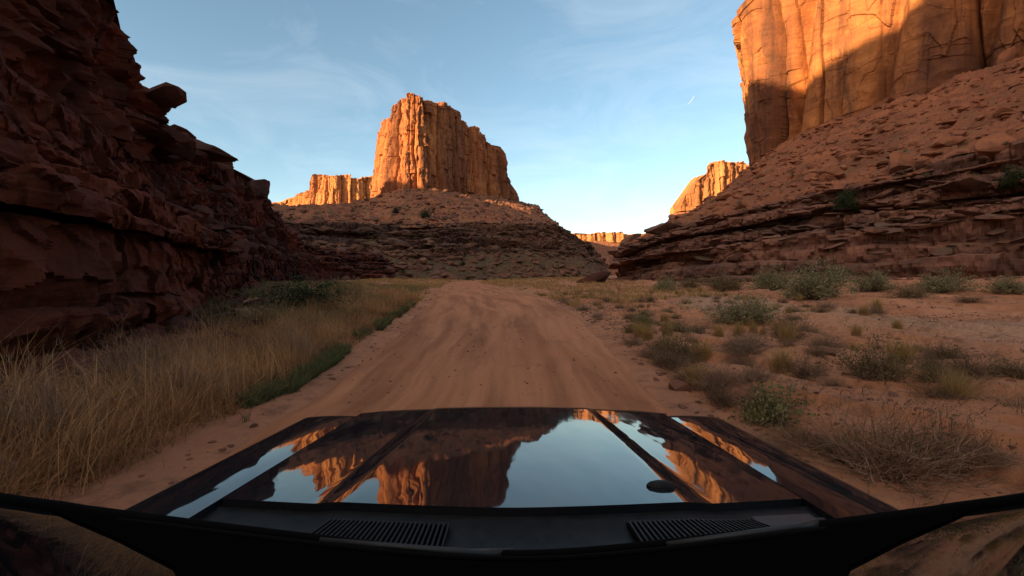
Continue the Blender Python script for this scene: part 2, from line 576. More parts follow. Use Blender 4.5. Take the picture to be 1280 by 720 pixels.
def ledges(name, lo, hi, mat, nu, layers, amp, blockw, seed=0, rows=6, fine=.08, under=.5, thick_var=.6, round_=.35, parent=None, extra=None, warp=.6, blocky=1.0, plain=0):
    """Stack of rock beds between two curves: risers with undercuts and blocks, treads between them."""
    lo, hi = np.asarray(lo), np.asarray(hi)
    mid = (lo + hi) / 2
    s = np.r_[0, np.cumsum(np.linalg.norm(np.diff(mid, axis=0), axis=1))] + seed * 13.1
    hv = (lo - hi)[:, :2]
    hl = np.linalg.norm(hv, axis=1)
    out = hv / np.maximum(hl, 1e-3)[:, None]
    Hh = hi[:, 2] - lo[:, 2]
    rs = np.random.RandomState(seed)
    th = np.maximum(.18, 1 - thick_var / 2 + thick_var * (rs.rand(layers) ** 1.6) * 1.3)
    fr = np.r_[0, np.cumsum(th)] / th.sum()
    cols = []
    th_m = np.mean(Hh) / layers
    big, _ = cells(s / blockw / 2.6 + .6 * vnoise(s / blockw / 3, seed=seed + 60), seed + 61)
    fault = (rnd(big, seed=seed + 62) - .5) * .7 * th_m * warp
    for k in range(layers):
        def wob(q):
            return warp * (.9 / layers * fbm(s / (blockw * 9), np.full_like(s, q * .35), seed=seed + 20, octv=3) + .45 / layers * vnoise(s / (blockw * 2.2), np.full_like(s, q * 1.7), seed=seed + 21))
        f0 = np.clip(fr[k] + (wob(k) if k else 0), 0, 1)
        f1 = np.clip(fr[k + 1] + (wob(k + 1) if k < layers - 1 else 0), 0, 1)
        f1 = np.maximum(f1, f0 + .15 / layers)
        w = s / blockw / (.5 + 1.3 * rs.rand()) + .9 * vnoise(s / blockw * .6, seed=seed + k)
        bi, be = cells(w, seed + k)
        w2 = s / blockw / .3 + .9 * vnoise(s / blockw * 1.3, seed=seed + k + 50)
        bi2, be2 = cells(w2, seed + k + 77)
        kk = np.full_like(s, float(k))
        m1 = blocky * np.clip(.5 + 1.6 * vnoise(s / blockw / 1.5, kk * 3.1, seed=seed + 70), 0, 1)
        m2 = blocky * np.clip(.2 + 1.6 * vnoise(s / blockw / 1.1, kk * 5.3, seed=seed + 71), 0, 1)
        if k < plain:
            m1, m2 = m1 * .12, m2 * .12
        off = amp * ((rnd(bi, kk, seed=seed) - .5) * 1.0 * m1 + 1.7 * fbm(s / (blockw * 4), kk * 2.3, seed=seed + 3, octv=4, gain=.6) + .45 * m2 * (rnd(bi2, kk, seed=seed + 4) - .5))
        off += amp * 1.1 * (rs.rand() - .5)
        if extra and k in extra:
            off += extra[k]
        crack = -amp * .45 * np.exp(-be * 14) * m1 - amp * .25 * np.exp(-be2 * 12) * m2
        pos = (fr[k] + fr[k + 1]) / 2
        uc = under * (rs.rand() ** 1.5) * (1 + .8 * vnoise(s / blockw / 2, kk * 1.9, seed=seed + 72))
        hb = (rnd(bi, kk, seed=seed + 9) - .5) * .55 * m1 + (rnd(bi2, kk, seed=seed + 10) - .5) * .3 * m2
        tl = (w - np.floor(w) - .5) * .35 * (rnd(bi, kk, seed=seed + 11) - .5) * m1
        for r in range(rows):
            v = r / (rows - 1)
            f = f0 + (f1 - f0) * v
            z = lo[:, 2] + Hh * f + fault * min(1, (k + v) / 2) * (1 if k < layers - 1 else 1 - v)
            if v > .5:
                z = z + (hb + tl) * (Hh / layers) * (v - .5) * 2 * (1 if k < layers - 1 else .5)
            b = -round_ * max(0, (v - .7) / .3) ** 2 * th_m - uc * th_m * max(0, (.45 - v) / .45) ** 1.3
            d = off + crack * (1 - .3 * v) + b
            xy = lo[:, :2] + (hi - lo)[:, :2] * pos + out * d[:, None]
            p3 = (xy[:, 0] / blockw * 3, xy[:, 1] / blockw * 3, z / blockw * 6)
            n = fine * fbm(*p3, seed=seed + 30, octv=6, gain=.55) + fine * .7 * ridged(p3[0] * 2, p3[1] * 2, p3[2] * 1.2, seed=seed + 31, octv=2) + fine * 1.6 * fbm(p3[0] * .3, p3[1] * .3, p3[2] * .3, seed=seed + 34, octv=2)
            fw_ = .4 * vnoise(s / blockw * 1.7, z / blockw * 1.7, seed=seed + 80)
            n = n + fine * 1.5 * facets(s / blockw * 2.4 + fw_, z / blockw * 3.6 + fw_, seed + 81) + fine * .8 * facets(s / blockw * 6 - fw_, z / blockw * 9 + fw_, seed + 87)
            xy = xy + out * n[:, None]
            z = z + fine * .5 * fbm(p3[0], p3[1], seed=seed + 33, octv=3)
            cols.append(np.column_stack([xy, z]))
        q = cols[-1].copy()
        q[:, :2] -= out * (hl / layers * .45)[:, None]
        q[:, 2] += fine * .9 * fbm(q[:, 0] / blockw * 2, q[:, 1] / blockw * 2, seed=seed + 40, octv=4) + th_m * .05
        cols.append(q)
    P = np.stack(cols, 1)
    bk = np.stack([lo * (1 - t) + hi * t - np.column_stack([out, 0 * s]) * (amp * 1.6 + fine * 2) for t in np.linspace(-.1, 1.1, 5)], 1)
    grid_obj('bedrock', bk, mat, parent=parent)
    return grid_obj(name, P, mat, parent=parent), P


def loft(name, curves, mat, nv, seed=0, amp=.5, size=6.0, sag=.0, parent=None, steps=0, stepa=.0):
    """Rubble slope through several matching curves."""
    C = np.stack(curves, 1)
    k = C.shape[1]
    t = np.linspace(0, k - 1, nv)
    i = np.minimum(t.astype(int), k - 2)
    f = (t - i)[None, :, None]
    P = C[:, i] * (1 - f) + C[:, i + 1] * f
    tt = t / (k - 1)
    P[:, :, 2] -= sag * np.sin(tt * math.pi)[None]
    x, y = P[:, :, 0] / size, P[:, :, 1] / size
    n = fbm(x, y, seed=seed, octv=5, gain=.55) + .45 * ridged(x * 2.2, y * 2.2, seed=seed + 7, octv=4) + .35 * np.abs(fbm(x * 6, y * 6, seed=seed + 9, octv=3))
    env = np.ones(nv)
    env[0] = .2
    env[-1] = .2
    P[:, :, 2] += amp * n * env[None]
    if steps:
        q = P[:, :, 2] / steps + .3 * fbm(x * .5, y * .5, seed=seed + 3)
        P[:, :, 2] += stepa * (np.abs((q % 1) - .5) * 2 - .5) * steps
    return grid_obj(name, P, mat, parent=parent), P


# ------------------------------------------------------------------ ground and road
LX = ([-12, 5, 7, 12, 18.6, 28, 41, 60, 90, 120, 150, 175, 200], [-2.9, -2.9, -2.95, -3.4, -4.1, -5.2, -7, -9.0, -12.6, -16, -15.5, -9, 6])
RX = ([-12, 6, 12, 20, 34, 60, 90, 120, 150, 175, 200], [2.1, 2.1, 2.5, 2.85, 2.7, .2, -4.6, -8.8, -9, -3, 12])


def road_l(y):
    return np.interp(y, *LX) + .18 * fbm(np.asarray(y) / 2.5, seed=401, octv=3)


def road_r(y):
    return np.interp(y, *RX) + .15 * fbm(np.asarray(y) / 2.2, seed=402, octv=3)


def ground_base(x, y):
    r = np.hypot(x, y)
    xr = x - np.interp(y, *RX)
    xl = np.interp(y, *LX) - x
    z = .30 * sstep(0, 3.5, xl) + .5 * sstep(3, 14, xl)
    z = z + .55 * sstep(6, 26, xr) * sstep(12, 34, y) + .9 * sstep(20, 45, xr)
    # small bank beside the bend that hides the far end of the road
    z = z + .55 * np.exp(-((y - 100) / 42) ** 2) * sstep(.3, 4, xr) * (1 - sstep(14, 34, xr))
    z = z + .35 * sstep(120, 220, y)
    return z


def ground_z(x, y):
    x, y = np.asarray(x, float), np.asarray(y, float)
    z = ground_base(x, y)
    xr = x - road_r(y)
    xl = road_l(y) - x
    offr = np.clip(np.maximum(xr, xl), -1, 60)
    k = sstep(0, 1.6, offr)
    far = 1 + sstep(40, 200, y) * 1.5
    det = .11 * fbm(x / 2.6, y / 4.2, seed=411, octv=4) * far
    # eroded crust: low scarps that run with the road
    n = fbm(x / 3.6 + .12 * y, y / 7.5, seed=412, octv=5, gain=.55) * 3.2
    fl = np.floor(n)
    fr = n - fl
    det = det + .15 * (fl + sstep(.0, .10, fr)) * sstep(0.2, 1.6, xr)
    det = det + .02 * fbm(x / .35, y / .45, seed=413, octv=3) + .05 * np.abs(fbm(x / .9, y / 1.1, seed=414, octv=4)) * sstep(.3, 2, xr)
    # windrow at the right edge of the road
    det = det + .12 * np.exp(-((xr - .25) / .2) ** 2) * (1 + .6 * fbm(y / 1.1, x / .8, seed=415)) * (1 - sstep(30, 60, y))
    for (mx, my, mh, mr) in MOUNDS:
        det = det + mh * np.exp(-(((x - mx) / mr) ** 2 + ((y - my) / (mr * .8)) ** 2))
    inside = 1 - sstep(-.35, .05, offr)
    return z + det * np.maximum(k, .0) - .06 * inside + .035 * (1 - k) * fbm(x / .7, y / .9, seed=417)


MOUNDS = [(7.3, 11.8, .34, 1.0), (5.2, 8.4, .2, .8), (9.2, 8.0, .25, 1.1), (6.9, 6.9, .22, .9), (11.5, 16, .22, 1.5), (8.2, 5.2, .2, .8), (4.4, 12.5, .12, .7)]

def wash_mask(x, y):
    """pale gravelly bed of the dry wash that crosses the flat on the right"""
    c = np.interp(y, [4, 11, 18, 26, 40], [17, 14.5, 13.5, 12.5, 14])
    w = np.interp(y, [4, 14, 30], [3.2, 4.0, 3.0])
    d = np.abs(x - c) / w + .35 * fbm(x / 2.5, y / 4, seed=431, octv=4)
    return (1 - sstep(.55, 1.05, d)) * sstep(3, 7, y) * (1 - sstep(28, 44, y))


a_dense = np.radians(np.linspace(-62, 62, 1000))
a_rest = np.radians(np.linspace(62, 298, 90)[1:-1])
ang = np.r_[a_dense, a_rest]
rad = np.r_[.02, .5, 1.0, np.geomspace(1.5, 70, 520), np.geomspace(71, 420, 130), np.geomspace(430, 14000, 40)]
A, RR = np.meshgrid(ang, rad, indexing='ij')
GX, GY = np.sin(A) * RR, np.cos(A) * RR
ground = grid_obj('ground', np.stack([GX, GY, ground_z(GX, GY) - 5.0 * sstep(600, 3000, RR)], -1), M['sand'], closed=True, smooth=True, attr=wash_mask(GX, GY).ravel())
tag(ground, 'red sandy canyon floor with eroded crust beside the dirt road', 'ground', kind='structure')

yy = np.r_[np.linspace(-12, 1.5, 30), np.geomspace(1.6, 200, 620)]
uu = np.linspace(0, 1, 150)
YL = yy[:, None] + 0 * uu[None]
XL, XR = road_l(yy)[:, None] - .12, road_r(yy)[:, None] + .12
RXg = XL + (XR - XL) * uu[None]
edge = np.minimum(uu, 1 - uu)[None] * (XR - XL)
Zr = ground_base(RXg, YL) + .012 - .10 * (1 - sstep(0, .4, edge))
tracks = .04 * fbm(uu[None] * 11 + .02 * YL, YL / 12, seed=421, octv=4) + .012 * fbm(RXg / .5, YL / .9, seed=422, octv=4)
Zr = Zr + tracks * sstep(0, .4, edge) + .03 * sstep(0, 1, edge)
uvs = np.stack([np.broadcast_to(uu[None], YL.shape) + 0 * YL, YL], -1)
road = grid_obj('road', np.stack([RXg, YL, Zr], -1), M['road'], smooth=True, uv=uvs, flip=True)
tag(road, 'graded reddish dirt road with faint wheel tracks', 'road', kind='structure')


def gz(x, y):
    return float(ground_z(np.array([x]), np.array([y]))[0])


# ------------------------------------------------------------------ canyon: left wall
cl0 = [(-5.9, -12, -.3), (-5.9, 2, -.3), (-6.7, 8, -.3), (-9.4, 15, -.3), (-14.6, 26, -.3), (-21.8, 41, -.2), (-28, 57, -.2), (-32.8, 70, -.2), (-36.6, 84, -.2), (-40, 100, 0), (-39, 120, 0), (-34, 145, 0), (-40, 175, 0)]
cl1 = [(-7.2, -12, 3.0), (-7.2, 2, 3.0), (-8.2, 8.3, 2.7), (-11.3, 15.6, 2.7), (-16.8, 27, 3.0), (-24, 42.5, 3.6), (-30.2, 58.5, 3.8), (-34.8, 72, 3.4), (-38.0, 86, 3.0), (-41.2, 102, 2.8), (-40.5, 121, 2.8), (-35.5, 147, 2.8), (-42, 177, 2.8)]
cl2 = [(-11.6, -12, 8.0), (-12, 3, 7.6), (-12.6, 10.2, 7.0), (-14.8, 17, 6.6), (-20.0, 26.5, 7.6), (-28.2, 44, 9.8), (-33.8, 61, 10.6), (-36.6, 72, 10.0), (-39.2, 84, 8.2), (-43, 101, 6.4), (-43.5, 122, 5.8), (-39, 150, 6.0), (-46, 180, 6)]
cl3 = [(-14.2, -12, 19), (-13.6, 3, 19), (-13.6, 9.8, 18), (-15.0, 16.9, 13.6), (-20.6, 25.8, 10.2), (-29.4, 45, 13.7), (-35.0, 66, 14.4), (-38.6, 74, 13.4), (-41.5, 84, 10.8), (-45.5, 101, 9.0), (-47, 123, 8.4), (-43, 153, 8.6), (-50, 183, 9)]
NU = 2500
curves = [by_param(c, NU, 60) for c in (cl0, cl1, cl2, cl3)]
left = empty('canyon_wall')
tag(left, 'dark varnished rock wall rising steeply on the left of the road', 'canyon wall', kind='structure')
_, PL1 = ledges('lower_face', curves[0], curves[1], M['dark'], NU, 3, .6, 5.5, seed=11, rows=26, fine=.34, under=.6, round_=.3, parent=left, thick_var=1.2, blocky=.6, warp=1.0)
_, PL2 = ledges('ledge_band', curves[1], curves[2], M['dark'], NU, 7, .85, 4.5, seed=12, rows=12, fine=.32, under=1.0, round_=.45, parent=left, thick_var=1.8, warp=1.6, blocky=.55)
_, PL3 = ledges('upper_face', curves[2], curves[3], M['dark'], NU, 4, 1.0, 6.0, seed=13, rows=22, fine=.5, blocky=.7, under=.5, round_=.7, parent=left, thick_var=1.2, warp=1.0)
back = [c.copy() for c in (curves[3], curves[3], curves[3])]
back[0][:, 2] -= .35
back[0][:, 0] += .5
for q, (dx, dy, dz) in enumerate(((-14, 6, 1.5), (-60, 20, 3))):
    back[q + 1] = back[q + 1] + np.array((dx, dy, dz))
loft('rim_top', back, M['dark'], 30, seed=14, amp=.5, size=3, parent=left)

# ------------------------------------------------------------------ main butte
foot = [at(200, 352, 85), at(300, 351, 90), at(400, 349, 100), at(450, 351, 118), at(520, 350, 140), at(580, 349, 160), at(640, 348, 180), at(700, 346, 198), at(742, 343, 212), (62, 285, 1), (80, 380, 2), (90, 520, 3)]
shelf = [at(200, 318, 110), at(320, 318, 118), at(400, 318, 132), at(450, 322, 150), at(520, 322, 170), at(580, 322, 195), at(640, 322, 215), at(695, 324, 232), at(728, 322, 250), (60, 320, 10), (80, 400, 11), (90, 530, 11)]
crest = [at(200, 282, 130), at(320, 280, 148), at(400, 281, 172), at(450, 284, 195), at(520, 281, 220), at(580, 279, 245), at(640, 280, 268), at(680, 281, 285), at(706, 291, 300), (50, 350, 28), (66, 420, 30), (76, 530, 30)]
bbase = [at(200, 264, 200), at(320, 263, 230), at(400, 262, 290), at(455, 256, 352), at(500, 240, 345), at(540, 240, 352), at(580, 246, 385), at(615, 251, 405), at(650, 256, 432), (26, 470, 70), (24, 520, 70), (10, 560, 70)]
NB = 1100
bc = [by_param(c, NB, 25) for c in (foot, shelf, crest, bbase)]
butte = empty('butte', (0, 0, 0))
tag(butte, 'tall flat-topped sandstone butte standing over the end of the road', 'butte', kind='structure')
b0 = bc[0].copy()
b0[:, 2] -= 1.2
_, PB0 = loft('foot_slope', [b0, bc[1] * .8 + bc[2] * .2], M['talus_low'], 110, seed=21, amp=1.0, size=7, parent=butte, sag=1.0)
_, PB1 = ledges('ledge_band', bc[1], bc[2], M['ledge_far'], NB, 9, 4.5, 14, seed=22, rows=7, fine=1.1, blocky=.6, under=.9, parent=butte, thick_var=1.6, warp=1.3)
hi = bc[3].copy()
c2 = bc[2] * .85 + bc[1] * .15
c2[:, 2] += .5
hi[:, 2] += 2
_, PB2 = loft('talus', [c2, hi], M['talus'], 150, seed=23, amp=2.6, size=13, parent=butte, sag=3.0)
fp = [(-122, 505), (-136, 455), (-121, 408), (-107, 378), (-91, 356), (-79, 343), (-68, 345), (-54, 364), (-39, 388), (-23, 409), (-7, 428), (6, 444), (8, 462), (-20, 490), (-60, 515)]


def btop(Q):
    """rim of the butte: highest at the near corner, a bite at its left shoulder."""
    x, y = Q[:, 0], Q[:, 1]
    z = 133.5 + 3.0 * np.exp(-((x + 76) / 11) ** 2 - ((y - 345) / 14) ** 2) - 5 * sstep(-52, -30, x)
    z = z - 10 * sstep(-19, -12, x) - 36 * sstep(-7, 1, x)
    z = z + 3 * np.exp(-((x + 46) / 9) ** 2 - ((y - 372) / 20) ** 2)
    return z


def bbot(Q):
    return 50 + 5 * sstep(350, 430, Q[:, 1])


wall('cliff_face', fp, bbot, btop, M['butte'], 1200, 250, 13, 4.0, batter=lambda Q: .07 + .10 * sstep(-20, 4, Q[:, 0]) + .08 * sstep(-84, -108, Q[:, 0]), seed=24, closed=True, side=1, tv=2.4, bed=16, sm=10, flare=(3, 6), frac=.4, layered=1.2)[0].parent = butte

# ------------------------------------------------------------------ right wall: ledges, talus, cliff
rl0 = [(52, 20, .3), (46, 32, .5), (43.5, 41, .8), (37, 47, .9), (30, 54, .9), (24.5, 64, .7), (19.5, 78, .5), (18.3, 92, .4), (22, 108, .4), (32, 128, .6), (48, 160, 1), (70, 205, 1.5)]
rl1 = [(74, 27, 19.5), (67, 44, 19.0), (63, 56, 18.2), (56, 65, 16.6), (49, 73, 15.0), (41, 81, 13.2), (31.5, 89.5, 11.0), (25, 97, 8.4), (30, 112, 9.5), (42, 132, 13), (62, 164, 18), (84, 210, 22)]
rl2 = [(132, 24, 58), (140, 62, 57), (139, 100, 56), (130, 119, 55), (119, 136, 53), (109, 152, 51), (101, 167, 48.5), (97, 181, 45.5), (101, 192, 44), (104, 204, 44), (118, 226, 44), (140, 262, 44)]
NRg = 1600
rc = [by_param(c, NRg, 25) for c in (rl0, rl1, rl2)]
right = empty('canyon_slope')
tag(right, 'right canyon side of thin dark rock ledges under a rubble slope', 'canyon side', kind='structure')
_, PR0 = ledges('ledge_band', rc[0], rc[1], M['ledge'], NRg, 21, 2.3, 6.0, seed=31, rows=6, fine=.36, under=1.8, thick_var=2.2, round_=.5, parent=right, extra={0: -1.8, 1: -1.7, 2: -1.5, 3: -1.2, 4: 2.2, 5: 1.4, 11: -1.2, 12: 1.6}, warp=2.0, blocky=.55, plain=4)
lo = rc[1] * .9 + rc[0] * .1
lo[:, 2] += .3
up = rc[2].copy()
up[:, 2] += 2.5
midc = rc[1] * .52 + rc[2] * .48
midc[:, 2] -= 2.2
_, PR1 = loft('talus', [lo, midc, up], M['talus'], 330, seed=33, amp=1.9, size=8, parent=right)
rcl = [(190, 300), (160, 262), (132, 226), (112, 203), (98.5, 188), (95.5, 178), (99, 167), (108, 152), (118, 135), (128, 118), (139, 98), (146, 70), (140, 30), (130, -20)]


def rtop(Q):
    return 111 - 8.5 * np.exp(-((Q[:, 1] - 184) / 13) ** 2) - 3 * np.exp(-((Q[:, 1] - 163) / 3) ** 2)


def rbat(Q):
    return .03 - .14 * sstep(162, 180, Q[:, 1])


cliff_o, _ = wall('cliff_face', rcl, 38, rtop, M['cliff'], 1700, 300, 27, 5.0, batter=rbat, seed=36, side=1, tv=3.0, bed=30, sm=8, flare=(1.2, 5), inset=80, small=.10, rough=.9, layered=.3, sharp=26, facet=1.2, frac=.26, grooves=((166, 6, 2.4), (141, 3.5, 1.6), (124, 4, 1.4)))
cliff_o.name = 'cliff'
tag(cliff_o, 'sheer orange sandstone cliff high on the right, its upper part in sunlight', 'cliff', kind='structure')

# ------------------------------------------------------------------ far mesas
def mesa(name, label, path, z0, z1, mat, nu, nv, cell, amp, seed, foot_out, foot_z, **kw):
    root = empty(name)
    tag(root, label, 'mesa', kind='structure')
    o, _ = wall('cliff_face', path, z0, z1, mat, nu, nv, cell, amp, seed=seed, closed=True, **kw)
    o.parent = root
    Q, _s = resample(path, nu, True)
    cen = Q.mean(0)
    d = Q - cen
    d = d / np.linalg.norm(d, axis=1)[:, None]
    zt = (z0(Q) if callable(z0) else np.full(nu, float(z0))) + 4
    A_ = np.column_stack([Q + d * foot_out, np.full(nu, foot_z)])
    B_ = np.column_stack([Q - d * 3, zt])
    A_ = np.vstack([A_, A_[:1]])
    B_ = np.vstack([B_, B_[:1]])
    t, _ = loft('talus', [A_, B_], M['talus'], 40, seed=seed + 1, amp=2.5, size=16, parent=root, sag=4)
    return root


def P2(px, d):
    return ((px - 640) / F * d, d)


mesa('mesa', 'sunlit orange mesa in the gap left of the tall butte', [P2(352, 1010), P2(372, 860), P2(385, 815), P2(408, 800), P2(440, 805), P2(470, 830), P2(485, 900), P2(470, 1000)], 95,
     lambda Q: 176 - 28 * (1 - sstep(-372, -335, Q[:, 0])), M['far'], 700, 110, 22, 8, 41, 90, -2, side=1, tv=5, bed=30, batter=.12)
mesa('mesa', 'low reddish mesa far behind the left rock wall', [P2(300, 1500), P2(318, 1420), P2(350, 1400), P2(375, 1420), P2(380, 1500)], 150,
     228, M['far'], 300, 60, 40, 12, 43, 200, 0, side=1, tv=10, bed=50, batter=.1)


def sm_top(Q):
    px = 640 + F * Q[:, 0] / Q[:, 1]
    y = np.interp(px, [838, 852, 856, 866, 870, 880, 884, 900, 930, 960], [262, 258, 247, 245, 228, 226, 206, 204, 206, 206])
    return CAMZ + (HY - y) / F * Q[:, 1]


mesa('mesa', 'sunlit stepped mesa peeking over the right ledges', [P2(838, 640), P2(846, 605), P2(870, 590), P2(905, 600), P2(940, 620), P2(965, 680), P2(930, 760), P2(850, 740)], 84, sm_top, M['far'], 600, 110, 18, 6, 45, 60, -2, side=1, tv=4, bed=26, batter=.04)
mesa('mesa', 'pale sunlit mesa on the horizon where the valley closes', [P2(700, 1560), P2(716, 1510), P2(745, 1500), P2(780, 1530), P2(860, 1600), P2(850, 1750), P2(700, 1750)], 110, lambda Q: 138 + 4 * sstep(240, 330, Q[:, 0]), M['far'], 400, 60, 36, 12, 47, 160, -4, side=1, tv=5, bed=40, batter=.25)
sp = [np.array(c, float) for c in (
    [at(660, 344, 520), at(705, 344, 520), at(740, 344, 540), at(780, 344, 560), at(840, 344, 600), at(900, 344, 640)],
    [at(660, 312, 640), at(705, 305, 660), at(735, 303, 690), at(760, 309, 710), at(820, 304, 740), at(900, 300, 780)],
    [at(660, 312, 900), at(705, 305, 900), at(735, 304, 900), at(760, 312, 900), at(820, 309, 900), at(900, 309, 900)])]
sp = [by_param(c, 300, 12) for c in sp]
sp[0][:, 2] = -1
hill, _ = loft('hill', sp, M['talus'], 90, seed=49, amp=3.5, size=24)
tag(hill, 'low shaded hill closing the valley between butte and ledges', 'hill', kind='structure')

# the canyon rim behind and left of the road: its shadow lies over the valley
def rim_top(Q):
    y = Q[:, 1]
    return -30 * sstep(-224, -250, Q[:, 0]) + np.interp(y, [-480, -200, -162, -151, -144, -134, -120, -104, -95, -82, 20], [178, 173, 166, 161.4, 157, 151.4, 146.5, 141.8, 142.3, 145, 146])


mesa('mesa', 'high canyon rim behind the road that shades the valley', [(-220, 10), (-240, 14), (-400, 0), (-400, -480), (-220, -480), (-220, -380), (-220, -280), (-220, -220), (-220, -160), (-220, -100), (-220, -40)], 40, rim_top, M['cliff'], 500, 50, 14, 1.5, 51, 45, -1, side=1, tv=.5, bed=20, batter=.0, sm=2, capdrop=45)
mesa('mesa', 'long canyon rim off to the left that shades the foot of the butte', [(-420, 175), (-450, 185), (-560, 170), (-560, -420), (-420, -420), (-420, -200), (-420, -60)], 50, lambda Q: np.interp(Q[:, 1], [-60, 57, 85, 145, 160], [160, 149, 149, 137, 135]), M['cliff'], 400, 40, 20, 2, 53, 60, -1, side=1, tv=1, bed=20, batter=.0, sm=2, capdrop=20)

# ------------------------------------------------------------------ loose rock
def ico():
    t = (1 + 5 ** .5) / 2
    v = np.array([(-1, t, 0), (1, t, 0), (-1, -t, 0), (1, -t, 0), (0, -1, t), (0, 1, t), (0, -1, -t), (0, 1, -t), (t, 0, -1), (t, 0, 1), (-t, 0, -1), (-t, 0, 1)], float)
    f = [(0, 11, 5), (0, 5, 1), (0, 1, 7), (0, 7, 10), (0, 10, 11), (1, 5, 9), (5, 11, 4), (11, 10, 2), (10, 7, 6), (7, 1, 8), (3, 9, 4), (3, 4, 2), (3, 2, 6), (3, 6, 8), (3, 8, 9), (4, 9, 5), (2, 4, 11), (6, 2, 10), (8, 6, 7), (9, 8, 1)]
    return v / np.linalg.norm(v[0]), f


def subdiv(v, f):
    v = [tuple(p) for p in v]
    c = {}

    def m(a, b):
        k = (min(a, b), max(a, b))
        if k not in c:
            p = (np.array(v[a]) + np.array(v[b])) / 2
            v.append(tuple(p / np.linalg.norm(p)))
            c[k] = len(v) - 1
        return c[k]
    g = []
    for (a, b, d) in f:
        x, y, z = m(a, b), m(b, d), m(d, a)
        g += [(a, x, z), (b, y, x), (d, z, y), (x, y, z)]
    return np.array(v), g


_V1, _F1 = subdiv(*ico())
_V2, _F2 = subdiv(_V1, _F1)
_V3, _F3 = subdiv(_V2, _F2)


def rock_shape(seed, V):
    """Angular block: a sphere clipped by random planes, roughened."""
    rs = np.random.RandomState(seed)
    v = V.copy()
    for k in range(13):
        n = rs.randn(3)
        n /= np.linalg.norm(n)
        d = .45 + .3 * rs.rand()
        h = v @ n - d
        v = v - np.where(h > 0, h, 0)[:, None] * n
    v *= 1 + .10 * fbm(v[:, 0] * 2, v[:, 1] * 2, v[:, 2] * 2, seed=seed, octv=3)[:, None]
    return v


RV = [rock_shape(500 + i, _V1) for i in range(10)]


def rubble(name, pts, sizes, mat, seed, label, flat=.65, sink=.25):
    rs = np.random.RandomState(seed)
    n = len(pts)
    nb = len(_V1)
    F1 = np.array(_F1)
    V = np.zeros((n, nb, 3))
    kind = rs.randint(0, 10, n)
    a = rs.rand(n) * 6.283
    sc = np.stack([.75 + .7 * rs.rand(n), .7 + .5 * rs.rand(n), flat * (.55 + .7 * rs.rand(n))], 1) * sizes[:, None]
    tx = (rs.rand(n) - .5) * .8
    for i in range(n):
        v = RV[kind[i]] * sc[i]
        c, s_ = math.cos(tx[i]), math.sin(tx[i])
        v = np.stack([v[:, 0], v[:, 1] * c - v[:, 2] * s_, v[:, 1] * s_ + v[:, 2] * c], 1)
        c, s_ = math.cos(a[i]), math.sin(a[i])
        V[i] = np.stack([v[:, 0] * c - v[:, 1] * s_, v[:, 0] * s_ + v[:, 1] * c, v[:, 2]], 1) + pts[i] + (0, 0, sizes[i] * flat * (.6 - sink * 2))
    Fa = (F1[None] + (np.arange(n) * nb)[:, None, None]).reshape(-1, 3)
    o = mesh_np(name, V.reshape(-1, 3), Fa, mat, sides=3)
    return tag(o, label, 'rubble', kind='stuff')


def pick(P, n, rs, u=(0, 1), v=(0, 1)):
    nu, nv = P.shape[:2]
    i = (rs.uniform(u[0], u[1], n) * (nu - 1)).astype(int)
    j = (rs.uniform(v[0], v[1], n) * (nv - 1)).astype(int)
    return P[i, j]


rs = np.random.RandomState(3)


def sizes(n, lo, hi, p=2.5):
    return lo + (hi - lo) * rs.rand(n) ** p


pts = pick(PR1, 5200, rs, v=(.0, .97))
rubble('rubble', pts, sizes(5200, .3, 1.9, 4), M['talus_rock'], 61, 'broken sandstone rubble covering the slope below the right cliff')
pts = pick(PR0, 1500, rs, v=(.2, 1))
rubble('rubble', pts, sizes(1500, .12, .8, 3.0), M['rock'], 62, 'small broken stones lying on the right ledges')
pts = pick(PR0, 1500, rs, v=(.12, 1))
rubble('rubble', pts, sizes(1500, .35, 1.9, 2.2), M['ledge'], 69, 'flat broken slabs resting on the right ledges', flat=.32)
pts = pick(PB1, 900, rs, v=(.0, 1))
rubble('rubble', pts, sizes(900, .6, 3.2, 2.5), M['ledge_far'], 70, 'broken slabs on the dark ledges of the tall butte', flat=.5)
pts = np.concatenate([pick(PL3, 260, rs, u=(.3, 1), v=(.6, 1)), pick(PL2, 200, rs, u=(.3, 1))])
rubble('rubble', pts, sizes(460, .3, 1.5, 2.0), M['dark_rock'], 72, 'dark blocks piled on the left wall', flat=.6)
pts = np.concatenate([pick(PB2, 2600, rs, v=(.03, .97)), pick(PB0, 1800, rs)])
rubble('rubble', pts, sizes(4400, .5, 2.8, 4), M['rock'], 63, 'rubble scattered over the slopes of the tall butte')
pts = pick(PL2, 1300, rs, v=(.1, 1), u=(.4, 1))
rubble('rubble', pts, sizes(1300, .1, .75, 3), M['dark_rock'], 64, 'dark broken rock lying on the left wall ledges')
# rocks along the foot of the right ledges
n = 900
u_ = rs.rand(n)
base = PR0[(u_ * (len(PR0) - 1)).astype(int), 0]
o_ = rs.rand(n) ** 2 * 5
pts = base + np.stack([-o_ * .75, -o_ * .6, 0 * o_], 1)
pts[:, 2] = ground_z(pts[:, 0], pts[:, 1])
rubble('rubble', pts, sizes(n, .06, .5, 3), M['rock'], 65, 'fallen stones along the foot of the right ledges')
n = 1500
u_ = rs.rand(n)
base = PL1[(u_ * (len(PL1) - 1)).astype(int), 0]
o_ = rs.rand(n) ** 2
pts = base + np.stack([o_ * (1.2 + .05 * base[:, 1]), -o_ * .5, 0 * o_], 1)
pts[:, 2] = ground_z(pts[:, 0], pts[:, 1])
rubble('rubble', pts, sizes(n, .06, .6, 3), M['dark_rock'], 73, 'dark fallen stones along the foot of the left wall')
